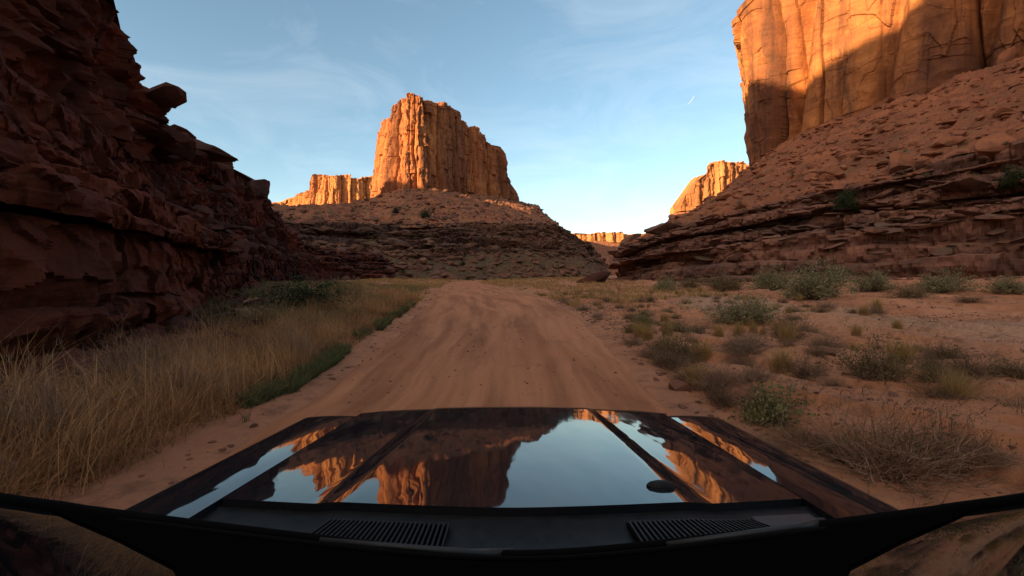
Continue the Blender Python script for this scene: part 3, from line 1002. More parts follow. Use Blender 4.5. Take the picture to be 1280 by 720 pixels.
# gravel of the wash on the right, and stones by the road
n = 5200
gx, gy = rs.uniform(8, 26, n), rs.uniform(7, 27, n)
k = fbm(gx / 3, gy / 5, seed=71) > -.12
gx, gy = gx[k], gy[k]
pts = np.stack([gx, gy, ground_z(gx, gy)], 1)
g = rubble('gravel', pts, sizes(len(pts), .012, .09, 4), M['rock'], 66, 'grey gravel spread over the wash on the right')
n = 2600
gy = rs.uniform(1.5, 40, n)
gx = road_r(gy) + np.abs(rs.randn(n)) * 2.2 + .1
pts = np.stack([gx, gy, ground_z(gx, gy)], 1)
rubble('gravel', pts, sizes(n, .01, .09, 4), M['rock'], 67, 'loose stones scattered along the right road edge')
n = 1500
gy = 2.2 + 40 * rs.rand(n) ** 1.3
t_ = rs.rand(n)
gx = road_l(gy) + .2 + (road_r(gy) - road_l(gy) - .4) * t_
pts = np.stack([gx, gy, ground_base(gx, gy) + .045], 1)
rubble('gravel', pts, sizes(n, .006, .035, 3), M['rock'], 74, 'small loose stones lying on the dirt road')
n = 500
gy = rs.uniform(2, 60, n)
gx = road_l(gy) + .3 - rs.rand(n) * 1.1
pts = np.stack([gx, gy, np.maximum(ground_z(gx, gy), .0)], 1)
rubble('gravel', pts, sizes(n, .01, .07, 3), M['rock'], 68, 'loose stones along the grassy left road edge')


def boulder(px, py, d, size, mat, seed, label, z=None, sc=(1, 1, 1), tilt=(0, 0, 0), sink=.3):
    p = at(px, py, d)
    if z is not None:
        p[2] = z
    v = rock_shape(seed, _V3) * size * np.array(sc)
    v *= 1 + .03 * ridged(v[:, 0] * 5 / size, v[:, 1] * 5 / size, v[:, 2] * 5 / size, seed=seed, octv=2)[:, None]
    o = mesh_np('boulder', v, np.array(_F3), mat, sides=3)
    o.location = p
    o.rotation_euler = tilt
    return tag(o, label, 'boulder')


def on(P, px, lo_, hi_):
    """Surface point of a built slope seen near a pixel column, at a fraction of its height."""
    return P


def near(P, px, py):
    """The point of a built slope closest to the pixel's ray."""
    X = P.reshape(-1, 3)
    X = X[X[:, 1] > 2]
    d = np.hypot(640 + F * X[:, 0] / X[:, 1] - px, HY - F * (X[:, 2] - CAMZ) / X[:, 1] - py)
    c = np.where(d < 5)[0]
    return X[c[np.argmin(X[c, 1])]] if len(c) else X[np.argmin(d)]


def boulder_at(P, px, py, wpx, mat, seed, label, sc=(1, 1, .7), tilt=(0, 0, 0)):
    p = near(P, px, py)
    s = wpx / F * p[1] / 2 * 1.35
    return boulder(640 + F * p[0] / p[1], 0, p[1], s, mat, seed, label, z=p[2] + s * .15, sc=sc, tilt=tilt)


p = at(742, 336, 74)
boulder(742, 336, 74, 2.6, M['dark_rock'], 801, 'dark pointed boulder at the road-side tip of the right ledges', z=gz(p[0], p[1]) + .35, sc=(1.25, .8, .6), tilt=(0, -.25, .2))
boulder_at(PR1, 1118, 207, 34, M['talus_rock'], 802, 'pale upright block in the middle of the right rubble slope', sc=(.8, .8, 1.0), tilt=(.2, .3, .4))
boulder_at(PR1, 1240, 200, 46, M['talus_rock'], 803, 'large broad block high on the right rubble slope near the frame edge', sc=(1.1, .8, .7), tilt=(.1, .2, 1))
boulder_at(PR1, 1175, 178, 26, M['talus_rock'], 804, 'squarish block in the rubble just below the right cliff foot', sc=(.9, .9, .8), tilt=(.3, .1, 2))
boulder_at(PR1, 1055, 196, 26, M['talus_rock'], 805, 'smaller tilted block left of the pale upright block on the rubble', sc=(1, .8, .7), tilt=(.1, .4, 3))
boulder_at(PR1, 1240, 48, 20, M['talus_rock'], 806, 'tall pale block leaning at the foot of the right cliff', sc=(.6, .7, 1.3), tilt=(.1, .1, .5))
boulder_at(PR0, 1205, 232, 60, M['rock'], 807, 'wide dark slab on the upper right ledges', sc=(1.2, .9, .35), tilt=(.05, .02, .6))
boulder_at(PR0, 775, 291, 24, M['rock'], 808, 'slab jutting from the left end of the right ledges against the sky', sc=(1.3, .8, .45), tilt=(0, -.35, .2))
boulder_at(PR0, 830, 272, 34, M['rock'], 809, 'flat slab on the skyline where ledges meet the rubble slope', sc=(1.4, .8, .35), tilt=(0, -.12, .2))

cl = np.concatenate([PL2], 0)
for (px, py, w, sd, lab, sc, tl) in [
        (283, 205, 34, 811, 'rounded grey boulder on the skyline of the left wall', (1, .9, .8), (.1, .2, .3)),
        (262, 192, 50, 812, 'long dark slab on the left skyline above the rounded boulder', (1.4, .9, .45), (.0, .25, .2)),
        (318, 237, 44, 813, 'big dark block at the right end of the left wall skyline', (1.1, 1, .75), (.1, .1, .9)),
        (235, 178, 44, 814, 'squat dark block on the left skyline below the overhang', (1.1, .9, .8), (.2, .1, 2)),
]:
    boulder_at(PL3, px, py + 5, w, M['dark_rock'], sd, lab, sc=sc, tilt=tl)
# stones on the sand at the right
for (px, py, w, sd, lab) in [
        (795, 374, 20, 821, 'grey stone at the right road edge beside yellow tufts'),
        (1034, 375, 12, 822, 'small dark stone alone on the smooth sand of the wash'),
        (1037, 470, 22, 823, 'reddish stone on the sand right of the olive bush'),
        (848, 488, 26, 824, 'flat stone beside the front right corner of the bonnet'),
]:
    d = CAMZ / ((py - HY) / F)
    x = (px - 640) / F * d
    boulder(px, py, d, w / F * d / 2 * 1.3, M['rock'], sd, lab, z=gz(x, d) + .02, sc=(1, .9, .6))


# ------------------------------------------------------------------ grass
def blades(n, x, y, z, h, lean, width, seed, seg=3, dirn=None, curl=1.0):
    """n curved blades as ribbons; returns V, F, tint."""
    r = np.random.RandomState(seed)
    a = r.rand(n) * 6.283 if dirn is None else dirn + r.randn(n) * .8
    f = r.rand(n) * 6.283
    V = np.zeros((n, seg + 1, 2, 3))
    for k in range(seg + 1):
        t = k / seg
        l = lean * h * t ** (1 + curl)
        px, py = x + np.cos(a) * l, y + np.sin(a) * l
        pz = z - .03 + h * t * np.sqrt(np.maximum(.1, 1 - (lean * t ** curl) ** 2 * .4))
        w = width * (1 - t) ** .7 * .5 + width * .06
        for q, sg in ((0, -1), (1, 1)):
            V[:, k, q, 0] = px + np.cos(f) * w * sg
            V[:, k, q, 1] = py + np.sin(f) * w * sg
            V[:, k, q, 2] = pz
    base = (np.arange(n) * (seg + 1) * 2)[:, None, None]
    fc = np.array([[2 * k, 2 * k + 1, 2 * k + 3, 2 * k + 2] for k in range(seg)])[None]
    tint = np.repeat(np.clip(.5 + .28 * r.randn(n), 0, 1), (seg + 1) * 2)
    tint = np.clip(tint + np.tile(np.repeat(np.linspace(-.15, .25, seg + 1), 2), n), 0, 1)
    return V.reshape(-1, 3), (base + fc).reshape(-1, 4), tint


# dry grass bank left of the road: many clumps
rg = np.random.RandomState(91)
cx, cy = [], []
while len(cx) < 760:
    y = 1.2 + 36 * rg.rand() ** 1.5
    off = rg.rand() ** 1.1 * (1.6 + .085 * y)
    x = float(np.interp(y, *LX)) - .75 - .012 * y - off
    if rg.rand() < .45 + .55 * (vnoise(np.array([x / .9]), np.array([y / 1.2]), seed=92)[0] > .08):
        cx.append(x)
        cy.append(y)
cx, cy = np.array(cx), np.array(cy)
per = 80
n = len(cx) * per
ch = np.clip(.43 + .25 * rg.randn(len(cx)), .14, 1.15) * (1 + .25 * vnoise(cx / 1.7, cy / 2.2, seed=93))
bx = np.repeat(cx, per) + rg.randn(n) * .16
by = np.repeat(cy, per) + rg.randn(n) * .16
bh = np.repeat(ch, per) * np.clip(.75 + .25 * rg.randn(n), .25, 1.4)
V, Fc, tt = blades(n, bx, by, ground_z(bx, by), bh, np.clip(.6 + .45 * rg.randn(n), .02, 1.5), .0035 + .008 * rg.rand(n) ** 2 + .0003 * np.maximum(0, by - 6), 94, dirn=np.repeat(rg.rand(len(cx)) * 6.28, per), curl=.9)
tt = np.clip(tt + np.repeat(.35 * vnoise(cx / 1.1, cy / 1.3, seed=95), per * 8) + np.repeat(.25 * rg.randn(len(cx)), per * 8), 0, 1)
o = mesh_np('grass', V, Fc, M['dry_grass'], attr=tt)
tag(o, 'tall dry straw-coloured grass crowding the left edge of the road', 'grass', kind='stuff')
# matted litter under it
n = 26000
y = 1.2 + 34 * rg.rand(n) ** 1.4
x = np.interp(y, *LX) - .55 - rg.rand(n) * (2.4 + .12 * y)
V, Fc, tt = blades(n, x, y, ground_z(x, y), .12 + .25 * rg.rand(n), .6 + .7 * rg.rand(n), .008 + .0006 * y, 96)
o = mesh_np('grass', V, Fc, M['dry_grass'], attr=tt * .6)
tag(o, 'short matted dry grass on the ground between the tall tufts', 'grass', kind='stuff')
# green fringe at the road edge
n = 26000
y = 4.6 + 24 * rg.rand(n) ** 1.3
x = np.interp(y, *LX) - .22 - np.abs(rg.randn(n)) * .26 - .012 * y
k = vnoise(x / .35, y / .8, seed=97) + .5 * vnoise(x / 2, y / 2.5, seed=197) > .2
x, y = x[k], y[k]
n = len(x)
V, Fc, tt = blades(n, x, y, ground_z(x, y), (.09 + .17 * rg.rand(n)) * (1 + .02 * y), .3 + .7 * rg.rand(n), .007 + .0006 * y, 98)
o = mesh_np('grass', V, Fc, M['green_grass'], attr=tt)
tag(o, 'low green grass fringe between dry grass and dirt road', 'grass', kind='stuff')
# greener growth further along the left bank
n = 26000
y = rg.uniform(13, 60, n)
x = np.interp(y, *LX) - 1.6 - rg.rand(n) * (2 + .30 * y) * 1.0
k = vnoise(x / 1.6, y / 3, seed=99) + .4 * vnoise(x / .5, y / 1, seed=199) > .02
x, y = x[k], y[k]
n = len(x)
V, Fc, tt = blades(n, x, y, ground_z(x, y), .2 + .4 * rg.rand(n), .3 + .7 * rg.rand(n), .016 + .0006 * y, 100)
o = mesh_np('grass', V, Fc, M['olive_leaf'], attr=tt)
tag(o, 'dull green growth on the left bank further up the road', 'grass', kind='stuff')
# yellow ground cover beyond, both sides of the bend
n = 46000
y = 24 + 140 * rg.rand(n) ** 1.2
sd_ = rg.rand(n) < .58
x = np.where(sd_, np.interp(y, *RX) + .5 + rg.rand(n) ** 1.2 * (6 + .18 * y), np.interp(y, *LX) - .4 - rg.rand(n) * (3 + .15 * y))
k = vnoise(x / 1.6, y / 3.0, seed=101) + .25 * vnoise(x / .5, y / .9, seed=102) > -.02
x, y = x[k], y[k]
n = len(x)
V, Fc, tt = blades(n, x, y, ground_z(x, y), .18 + .38 * rg.rand(n), .3 + .7 * rg.rand(n), .012 + .0008 * y, 103)
o = mesh_np('grass', V, Fc, M['yellow_grass'], attr=tt)
tag(o, 'yellowed low grass lining the bend of the road', 'grass', kind='stuff')
# sparse dry stems on the sand at the right
n = 9000
y = 1.8 + 30 * rg.rand(n) ** 1.4
x = np.interp(y, *RX) + .5 + rg.rand(n) * (4 + .5 * y)
k = vnoise(x / .9, y / 1.1, seed=104) > .18
x, y = x[k], y[k]
n = len(x)
V, Fc, tt = blades(n, x, y, ground_z(x, y), .05 + .2 * rg.rand(n) ** 1.5, .4 + .8 * rg.rand(n), .005 + .0006 * y, 105)
o = mesh_np('grass', V, Fc, M['dry_grass'], attr=tt * .7)
tag(o, 'sparse dry stems scattered over the sand on the right', 'grass', kind='stuff')


n = 16000
y = 2.0 + 30 * rg.rand(n) ** 1.3
x = np.interp(y, *RX) + .4 + rg.rand(n) * (4 + .6 * y)
k = vnoise(x / .55, y / .7, seed=106) + .5 * vnoise(x / 2.1, y / 3.1, seed=107) > .30
x, y = x[k], y[k]
n = len(x)
V, Fc, tt = blades(n, x, y, ground_z(x, y), .06 + .12 * rg.rand(n), .9 + .8 * rg.rand(n), .008 + .0009 * y, 108)
o = mesh_np('plant_litter', V, Fc, M['twig'], attr=tt * .6)
tag(o, 'dark dead twigs and litter lying in patches on the right sand', 'litter', kind='stuff')


# ------------------------------------------------------------------ shrubs
def tubes(paths, r0, seed, sides=3):
    """paths (n, k, 3) -> thin tapering three-sided stems."""
    n, k = paths.shape[:2]
    V = np.zeros((n, k, sides, 3))
    T = np.gradient(paths, axis=1)
    T /= np.maximum(np.linalg.norm(T, axis=2, keepdims=True), 1e-6)
    a = np.cross(T, np.array([.3, .2, .93]))
    a /= np.maximum(np.linalg.norm(a, axis=2, keepdims=True), 1e-6)
    b = np.cross(T, a)
    for q in range(sides):
        w = 2 * math.pi * q / sides
        tp = (1 - .75 * np.linspace(0, 1, k))[None, :, None]
        V[:, :, q] = paths + (a * math.cos(w) + b * math.sin(w)) * tp * np.asarray(r0).reshape(-1, 1, 1)
    fc = []
    for i in range(k - 1):
        for q in range(sides):
            q2 = (q + 1) % sides
            fc.append([i * sides + q, i * sides + q2, (i + 1) * sides + q2, (i + 1) * sides + q])
    Fc = (np.array(fc)[None] + (np.arange(n) * k * sides)[:, None, None]).reshape(-1, 4)
    rr = np.random.RandomState(seed)
    return V.reshape(-1, 3), Fc, np.repeat(np.clip(.45 + .3 * rr.randn(n), 0, 1), k * sides)


def shrub_paths(n, rx, h, seed, spread=1.0, wob=.12, droop=0.):
    r = np.random.RandomState(seed)
    a = r.rand(n) * 6.283
    el = np.clip(r.rand(n) ** .8, .08, 1)
    L = (.55 + .5 * r.rand(n))
    k = 6
    t = np.linspace(0, 1, k)[None]
    lump = 1 + .35 * vnoise(np.cos(a) * 1.4 + seed, np.sin(a) * 1.4, seed=seed)
    hor = (rx * np.sqrt(1 - el ** 2) * L * lump)[:, None] * t ** .9 * spread
    ver = (h * el * L * lump)[:, None] * t ** (1.0) - droop * h * t ** 3
    x = np.cos(a)[:, None] * hor + (rx * .12 * r.randn(n))[:, None] * (1 - t)
    y = np.sin(a)[:, None] * hor + (rx * .12 * r.randn(n))[:, None] * (1 - t)
    w = np.cumsum(r.randn(n, k, 3) * wob * h * .35, 1) * t[:, :, None]
    P = np.stack([x, y, np.maximum(ver, .0) - .03 * (1 - t)], -1) + w
    P[:, :, 2] = np.maximum(P[:, :, 2], -.03)
    return P


def side_twigs(P, m, ln, seed):
    r = np.random.RandomState(seed)
    n, k = P.shape[:2]
    i = r.randint(0, n, m)
    j = r.randint(2, k, m)
    st = P[i, j]
    d = P[i, j] - P[i, j - 1]
    d = d / np.maximum(np.linalg.norm(d, axis=1), 1e-6)[:, None] + r.randn(m, 3) * .65 + (0, 0, .2)
    d = d / np.linalg.norm(d, axis=1)[:, None]
    t = np.linspace(0, 1, 4)[None, :, None]
    L = (ln * (.4 + r.rand(m)))[:, None, None]
    return st[:, None] + d[:, None] * t * L + r.randn(m, 4, 3) * .06 * ln * t


def leaves(P, m, size, seed, lo_=2, aspect=2.2):
    r = np.random.RandomState(seed)
    n, k = P.shape[:2]
    i = r.randint(0, n, m)
    j = r.randint(lo_, k, m)
    c = P[i, j] + r.randn(m, 3) * size * 1.3
    u = r.randn(m, 3)
    u[:, 2] = np.abs(u[:, 2]) + .3
    u /= np.linalg.norm(u, axis=1)[:, None]
    w = np.cross(u, r.randn(m, 3))
    w /= np.maximum(np.linalg.norm(w, axis=1), 1e-6)[:, None]
    s = (size * (.6 + .8 * r.rand(m)))[:, None]
    V = np.stack([c - u * s * .1, c + w * s / aspect + u * s * .5, c + u * s, c - w * s / aspect + u * s * .5], 1)
    Fc = np.arange(m * 4).reshape(m, 4)
    return V.reshape(-1, 3), Fc, np.repeat(np.clip(.5 + .3 * r.randn(m), 0, 1), 4)


def join(*parts):
    V, Fc, T, b = [], [], [], 0
    for v, f, t in parts:
        V.append(v)
        Fc.append(f + b)
        T.append(t)
        b += len(v)
    return np.concatenate(V), np.concatenate(Fc), np.concatenate(T)


MESH = {}


def shrub_kind(kind, var):
    """(stems mesh, leaves mesh) of a unit plant: about 1 m wide, 0.5-0.6 m tall."""
    key = (kind, var)
    if key in MESH:
        return MESH[key]
    sd = 900 + var * 37 + sum(map(ord, kind))
    lf = None
    if kind == 'sage':
        P = shrub_paths(130, .5, .55, sd)
        tw = side_twigs(P, 420, .14, sd + 1)
        st = join(tubes(P, np.full(130, .006), sd), tubes(tw, np.full(420, .0028), sd + 2))
        lf = leaves(tw, 5200, .026, sd + 3, 1)
        ms, ml = 'twig', 'sage_leaf'
    elif kind == 'olive':
        P = shrub_paths(150, .5, .5, sd, wob=.16)
        tw = side_twigs(P, 520, .13, sd + 1)
        st = join(tubes(P, np.full(150, .006), sd), tubes(tw, np.full(520, .003), sd + 2))
        lf = leaves(tw, 2900, .022, sd + 3, 1)
        ms, ml = 'twig', 'olive_leaf'
    elif kind == 'weed':
        P = shrub_paths(110, .48, .5, sd, wob=.1)
        st = tubes(P, np.full(110, .004), sd)
        lf = leaves(P, 2300, .036, sd + 3, 1, 2.6)
        ms, ml = 'twig', 'weed_leaf'
    elif kind == 'dry':
        P = shrub_paths(260, .52, .48, sd, wob=.24)
        tw = side_twigs(P, 1500, .15, sd + 1)
        st = join(tubes(P, np.full(260, .0038), sd), tubes(tw, np.full(1500, .0019), sd + 2))
        ms, ml = 'dry_twig', None
    elif kind == 'dark':
        P = shrub_paths(170, .5, .5, sd, wob=.2)
        tw = side_twigs(P, 900, .13, sd + 1)
        st = join(tubes(P, np.full(170, .005), sd), tubes(tw, np.full(900, .0026), sd + 2))
        lf = leaves(tw, 900, .018, sd + 3, 1)
        ms, ml = 'twig', 'olive_leaf'
    elif kind == 'juniper':
        P = shrub_paths(120, .5, .85, sd, wob=.14)
        tw = side_twigs(P, 700, .14, sd + 1)
        st = tubes(P, np.full(120, .009), sd)
        lf = leaves(tw, 8000, .035, sd + 3, 0)
        ms, ml = 'twig', 'juniper_leaf'
    elif kind == 'tuft':
        r = np.random.RandomState(sd)
        n = 420
        a, q = r.rand(n) * 6.283, r.rand(n) ** .6 * .2
        st = blades(n, np.cos(a) * q, np.sin(a) * q, 0 * a, .3 + .25 * r.rand(n), np.clip(.5 + .35 * r.randn(n), .05, 1.2), .007, sd + 1)
        ms, ml = 'yellow_grass', None
    o = mesh_np('t', st[0], st[1], M[ms], attr=st[2])
    a = o.data
    bpy.data.objects.remove(o)
    b = None
    if lf is not None:
        o = mesh_np('t', lf[0], lf[1], M[ml], attr=lf[2])
        b = o.data
        bpy.data.objects.remove(o)
    MESH[key] = (a, b)
    return a, b


def plant(kind, var, x, y, z, w, h, rz, label, cat, name, group=None):
    a, b = shrub_kind(kind, var)
    if b is None:
        root = bpy.data.objects.new(name, a)
        col.objects.link(root)
    else:
        root = empty(name)
        for me, nm in ((a, 'stems'), (b, 'foliage')):
            o = bpy.data.objects.new(nm, me)
            col.objects.link(o)
            o.parent = root
    hh = {'juniper': .85, 'tuft': .45}.get(kind, .5)
    root.location = (x, y, z - .02)
    root.scale = (w * (.85 + .3 * math.sin(rz * 5.1) ** 2), w, h / hh * (.86 if w > .8 else 1))
    root.rotation_euler = (0, 0, rz)
    return tag(root, label, cat, group)


def on_ground(px, py):
    """Ground point under a pixel of the photograph (march along the ray)."""
    d = np.geomspace(1.5, 160, 3000)
    x = (px - 640) / F * d
    z = CAMZ + (HY - py) / F * d
    g = ground_base(x, d) if False else ground_z(x, d)
    i = np.argmax(z <= g)
    if z[i] > g[i]:
        i = len(d) - 1
    return x[i], d[i], g[i]


G1 = 'bushes growing on the sand right of the road'
G2 = 'bushes along the foot of the right ledges'
# kind, variant, px centre, py of the base, width px, height px, label, group
SH = [
    ('dry', 0, 1105, 592, 205, 105, 'large dry brown twig bush nearest the bonnet on the right', G1),
    ('dark', 0, 1190, 588, 110, 74, 'dark brown twig bush beside the large dry bush at the frame edge', G1),
    ('weed', 0, 968, 532, 100, 62, 'green weed clump on the sand beside the right wing', G1),
    ('olive', 0, 1095, 474, 92, 58, 'olive bush with round crown right of the sand mound', G1),
    ('olive', 1, 850, 452, 70, 42, 'olive bush near the right road edge', G1),
    ('dark', 1, 988, 424, 66, 38, 'dark brown bush standing left of the gravel wash', G1),
    ('dark', 0, 1215, 468, 70, 28, 'low dark bush on bare sand near the right frame edge', G1),
    ('dark', 1, 1164, 462, 40, 22, 'small dark bush left of the low dark bush', G1),
    ('sage', 0, 935, 405, 80, 32, 'pale yellow-green bush behind the dark brown bush', G1),
    ('dark', 0, 1010, 470, 70, 32, 'dark scrub in the hollow below the sand mound', G1),
    ('dark', 1, 1175, 496, 70, 18, 'flat dark scrub lying on the open sand', G1),
    ('dark', 0, 935, 442, 70, 18, 'low dark litter bush left of the sand mound', G1),
    ('weed', 1, 803, 412, 36, 28, 'small yellow-green weed by the right road edge', G1),
    ('dry', 1, 898, 480, 80, 30, 'low dry twig bush above the green weed clump', G1),
    ('dry', 0, 1010, 560, 120, 36, 'low dry brush between the green weed clump and the large dry bush', G1),
    ('dry', 1, 930, 560, 110, 30, 'thin dry brush along the right wing', G1),
    ('sage', 1, 1015, 372, 82, 40, 'largest pale sage bush below the right ledges', G2),
    ('sage', 0, 965, 362, 56, 26, 'sage bush left of the largest pale one', G2),
    ('olive', 0, 905, 361, 62, 24, 'dark green bush below the left half of the right ledges', G2),
    ('sage', 1, 1092, 364, 50, 24, 'small sage bush right of the largest pale one', G2),
    ('sage', 0, 1178, 364, 62, 24, 'wide sage bush under the rock overhang', G2),
    ('olive', 1, 1138, 372, 46, 20, 'low olive bush between two sage bushes under the overhang', G2),
    ('sage', 1, 1262, 368, 44, 20, 'sage bush under the ledges at the right frame edge', G2),
    ('olive', 1, 862, 360, 34, 16, 'small green bush at the left end of the bush line', G2),
    ('sage', 0, 832, 363, 34, 16, 'greyish bush beyond the yellow tufts', G2),
    ('sage', 1, 1050, 352, 40, 18, 'sage bush half hidden behind the largest pale one', G2),
    ('dark', 1, 1210, 378, 40, 12, 'low dark scrub on the sand before the overhang', G2),
    ('juniper', 0, 375, 392, 90, 44, 'dark green bush at the foot of the left wall', None),
    ('olive', 0, 420, 378, 80, 36, 'dull olive bush on the left bank behind the dry grass', None),
    ('olive', 1, 340, 410, 60, 40, 'dark shadowed bush low against the left wall', None),
]
for i, (kd, var, px, py, w, h, lab, grp) in enumerate(SH):
    x, y, z = on_ground(px, py)
    plant(kd, var, x, y, z, w / F * y * 1.0, h / F * y, i * 1.7, lab, 'bush', 'bush', grp)

for i in range(70):                     # small tufts, too alike to tell apart
    y = 4.5 + 50 * rg.rand() ** 1.3
    x = float(road_r(y)) + .5 + rg.rand() * (2.5 + .42 * y)
    s = .25 + .4 * rg.rand()
    plant('tuft', i % 3, x, y, gz(x, y), s * 1.3, s * .8, rg.rand() * 6, 'small yellow dry grass tuft on the sand right of the road', 'grass tuft', 'grass_tuft', 'yellow grass tufts on the sand')
for i in range(180):
    y = 4 + 40 * rg.rand() ** 1.2
    x = float(road_r(y)) + .6 + rg.rand() ** 1.4 * (2.5 + .45 * y)
    s = .22 + .45 * rg.rand()
    k = ('dark', 'dry', 'olive')[i % 3]
    plant(k, i % 2, x, y, gz(x, y), s * 1.4, s * .55, rg.rand() * 6, {'dark': 'small dark scrub clump among the crusted sand', 'dry': 'small dry twig clump among the crusted sand', 'olive': 'small olive scrub clump among the crusted sand'}[k], 'scrub', 'scrub_clump', {'dark': 'dark scrub clumps on the sand', 'dry': 'dry twig clumps on the sand', 'olive': 'olive scrub clumps on the sand'}[k])

for i in range(16):
    y = 2.6 + 11 * rg.rand()
    x = float(road_l(y)) - .9 - rg.rand() * (1.2 + .09 * y)
    s = .5 + .6 * rg.rand()
    plant('dry', i % 2, x, y, gz(x, y), s * 1.2, s * .75, i * 2.1, 'tangled dry brush growing in the tall grass on the left', 'brush', 'dry_brush', 'dry brush in the left grass')
for (P, px, py, w, lab) in [
        (PR0, 1052, 262, 28, 'dark green juniper on the ledges below the right rubble slope'),
        (PR0, 1262, 236, 30, 'green bush on the upper right ledges at the frame edge'),
        (PB2, 530, 268, 13, 'dark green juniper on the butte slope under its near corner'),
        (PB2, 497, 262, 9, 'small juniper left of the larger one on the butte slope'),
]:
    p = near(P, px, py)
    plant('juniper', 0, p[0], p[1], p[2] - .1, w / F * p[1], w / F * p[1] * .9, px, lab, 'juniper', 'juniper')
for i in range(60):
    p = pick(PB2 if i % 2 else PB0, 1, rg, u=(.05, .75))[0]
    s = .9 + 1.6 * rg.rand()
    plant('juniper' if i % 3 else 'olive', 0, p[0], p[1], p[2] - .1, s, s * .8, i, 'tiny dark green bush dotted on the butte slopes', 'bush', 'slope_bush', 'bushes dotted on the butte slopes')
for i in range(46):
    p = pick(PR1 if i % 2 else PR0, 1, rg, u=(.15, .65), v=(.02, .5) if i % 2 else (.4, 1))[0]
    s = .5 + .9 * rg.rand()
    plant('sage' if i % 2 else 'olive', i % 2, p[0], p[1], p[2] - .05, s, s * .6, i, 'small grey-green bush growing on the right ledges and rubble', 'bush', 'slope_bush', 'small bushes on the right slope')

# tall weed stalks standing out of the dry grass
for i, (px, py, h) in enumerate([(58, 505, 60), (106, 500, 48), (166, 492, 42), (330, 455, 30), (225, 480, 36)]):
    d = 6.2 + i * .6 if i < 3 else 9 + i
    p = at(px, py, d)
    st = MB()
    z0 = gz(p[0], p[1])
    top = at(px, py - h, d)[2]
    pts = [(p[0] + .02 * math.sin(k * 1.3 + i), p[1], z0 - .02 + (top - z0) * k / 7) for k in range(8)]
    st.tube(pts, [.006 - .0005 * k for k in range(8)], 5)
    r_ = random.Random(i)
    for k in range(34):
        t = .45 + .55 * r_.random()
        q = pts[min(7, int(t * 7))]
        zz = z0 + (top - z0) * t
        a = r_.random() * 6.28
        l = .09 * (1.2 - t) + .015
        st.tube([(q[0], q[1], zz), (q[0] + math.cos(a) * l * .6, q[1] + math.sin(a) * l * .6, zz + l * .7), (q[0] + math.cos(a) * l, q[1] + math.sin(a) * l, zz + l * 1.1)], [.003, .007, .002], 4)
    o = st.build('weed_stalk', simple_mat('stalk_%d' % i, (.17, .095, .05), .9, .1, nscale=9))
    tag(o, ['tall dry seed stalk nearest the left frame edge', 'dry seed stalk between two others in the left grass', 'dry seed stalk third from the left frame edge', 'thin dry stalk over the grass close to the dark wall foot', 'dry stalk rising from the middle of the grass bank'][i], 'weed')

# ------------------------------------------------------------------ thin white sliver in the sky, a tapered tube
v = MB()
c0 = at(866, 120, 5000)
pts = [at(866.5, 119.5, 5000), at(864.2, 124.5, 5000), at(861.8, 128.5, 5000), at(859, 131.5, 5000), at(857.5, 133, 5000)]
v.tube(pts, [.4, 1.8, 2.2, 1.6, .4], 8)
tag(v.build('white_sliver', simple_mat('sliver', (.5, .5, .5), 1, 0)), 'short thin white sliver left of the right cliff', 'vapour trail')

# ------------------------------------------------------------------ the vehicle
def paint_mat():
    m, nt, b = new_mat('dark_paint')
    tc = N(nt, 'ShaderNodeTexCoord').outputs['Object']
    dust = ramp(nt, noise_node(nt, tc, 3.0, 8, .7), [(.4, 0.), (.75, .5)])
    c = mix(nt, dust, (.010, .012, .016), (.030, .026, .024))
    nt.links.new(c, b.inputs['Base Color'])
    nt.links.new(ramp(nt, noise_node(nt, tc, 2.2, 7, .7), [(.35, .02), (.75, .06)]), b.inputs['Roughness'])
    b.inputs['IOR'].default_value = 1.45
    b.inputs['Specular IOR Level'].default_value = .5
    wob = noise_node(nt, scaled(nt, tc, (9, 3, 3)), 1.0, 2, .5)
    nt.links.new(bump(nt, wob, .12, .012), b.inputs['Normal'])
    return m


M['paint'] = paint_mat()
M['trim'] = simple_mat('black_plastic', (.006, .0065, .007), .6, .18, nscale=30, namt=.6)
M['rubber'] = simple_mat('black_rubber', (.004, .004, .004), .95, .05)
M['gap'] = simple_mat('panel_gap', (.002, .002, .002), 1, 0)
M['steel'] = simple_mat('dull_steel', (.25, .25, .26), .35, .5, 1.0, nscale=12)
M['tyre'] = simple_mat('tyre_rubber', (.015, .014, .013), .9, .2, nscale=20, namt=.8)
M['lamp'] = simple_mat('lamp_glass', (.45, .46, .48), .08, .6)
M['liner'] = simple_mat('wheel_arch', (.006, .006, .006), 1, .1)
M['glass'] = simple_mat('dark_glass', (.006, .006, .007), .015, .5)
M['glass'].node_tree.nodes['Principled BSDF'].inputs['IOR'].default_value = 1.5

car = empty('car', (0, 1.0, 0))
tag(car, 'dark glossy off-road car whose bonnet fills the bottom of the view', 'car')
CAR0 = Vector((0, 1.0, 0))


def cargrid(name, P, mat, smooth=True, parent=None, flip=False):
    P = np.asarray(P, float).copy()
    P -= np.array([0, 1.0, 0])
    o = grid_obj(name, P, mat, smooth=smooth, flip=flip)
    if smooth:
        o.data.set_sharp_from_angle(angle=R(38))
    o.parent = parent or car
    return o


def carmb(mb, name, mat, parent=None, smooth=False):
    mb.v = [(a, b - 1.0, c) for a, b, c in mb.v]
    return mb.build(name, mat, parent or car, smooth)


def y_rear(x):
    return .955 + .16 * (np.abs(x) / .8) ** 1.6


def y_front(x):
    return 2.17 - .10 * sstep(.36, .70, np.abs(x)) ** 1.5


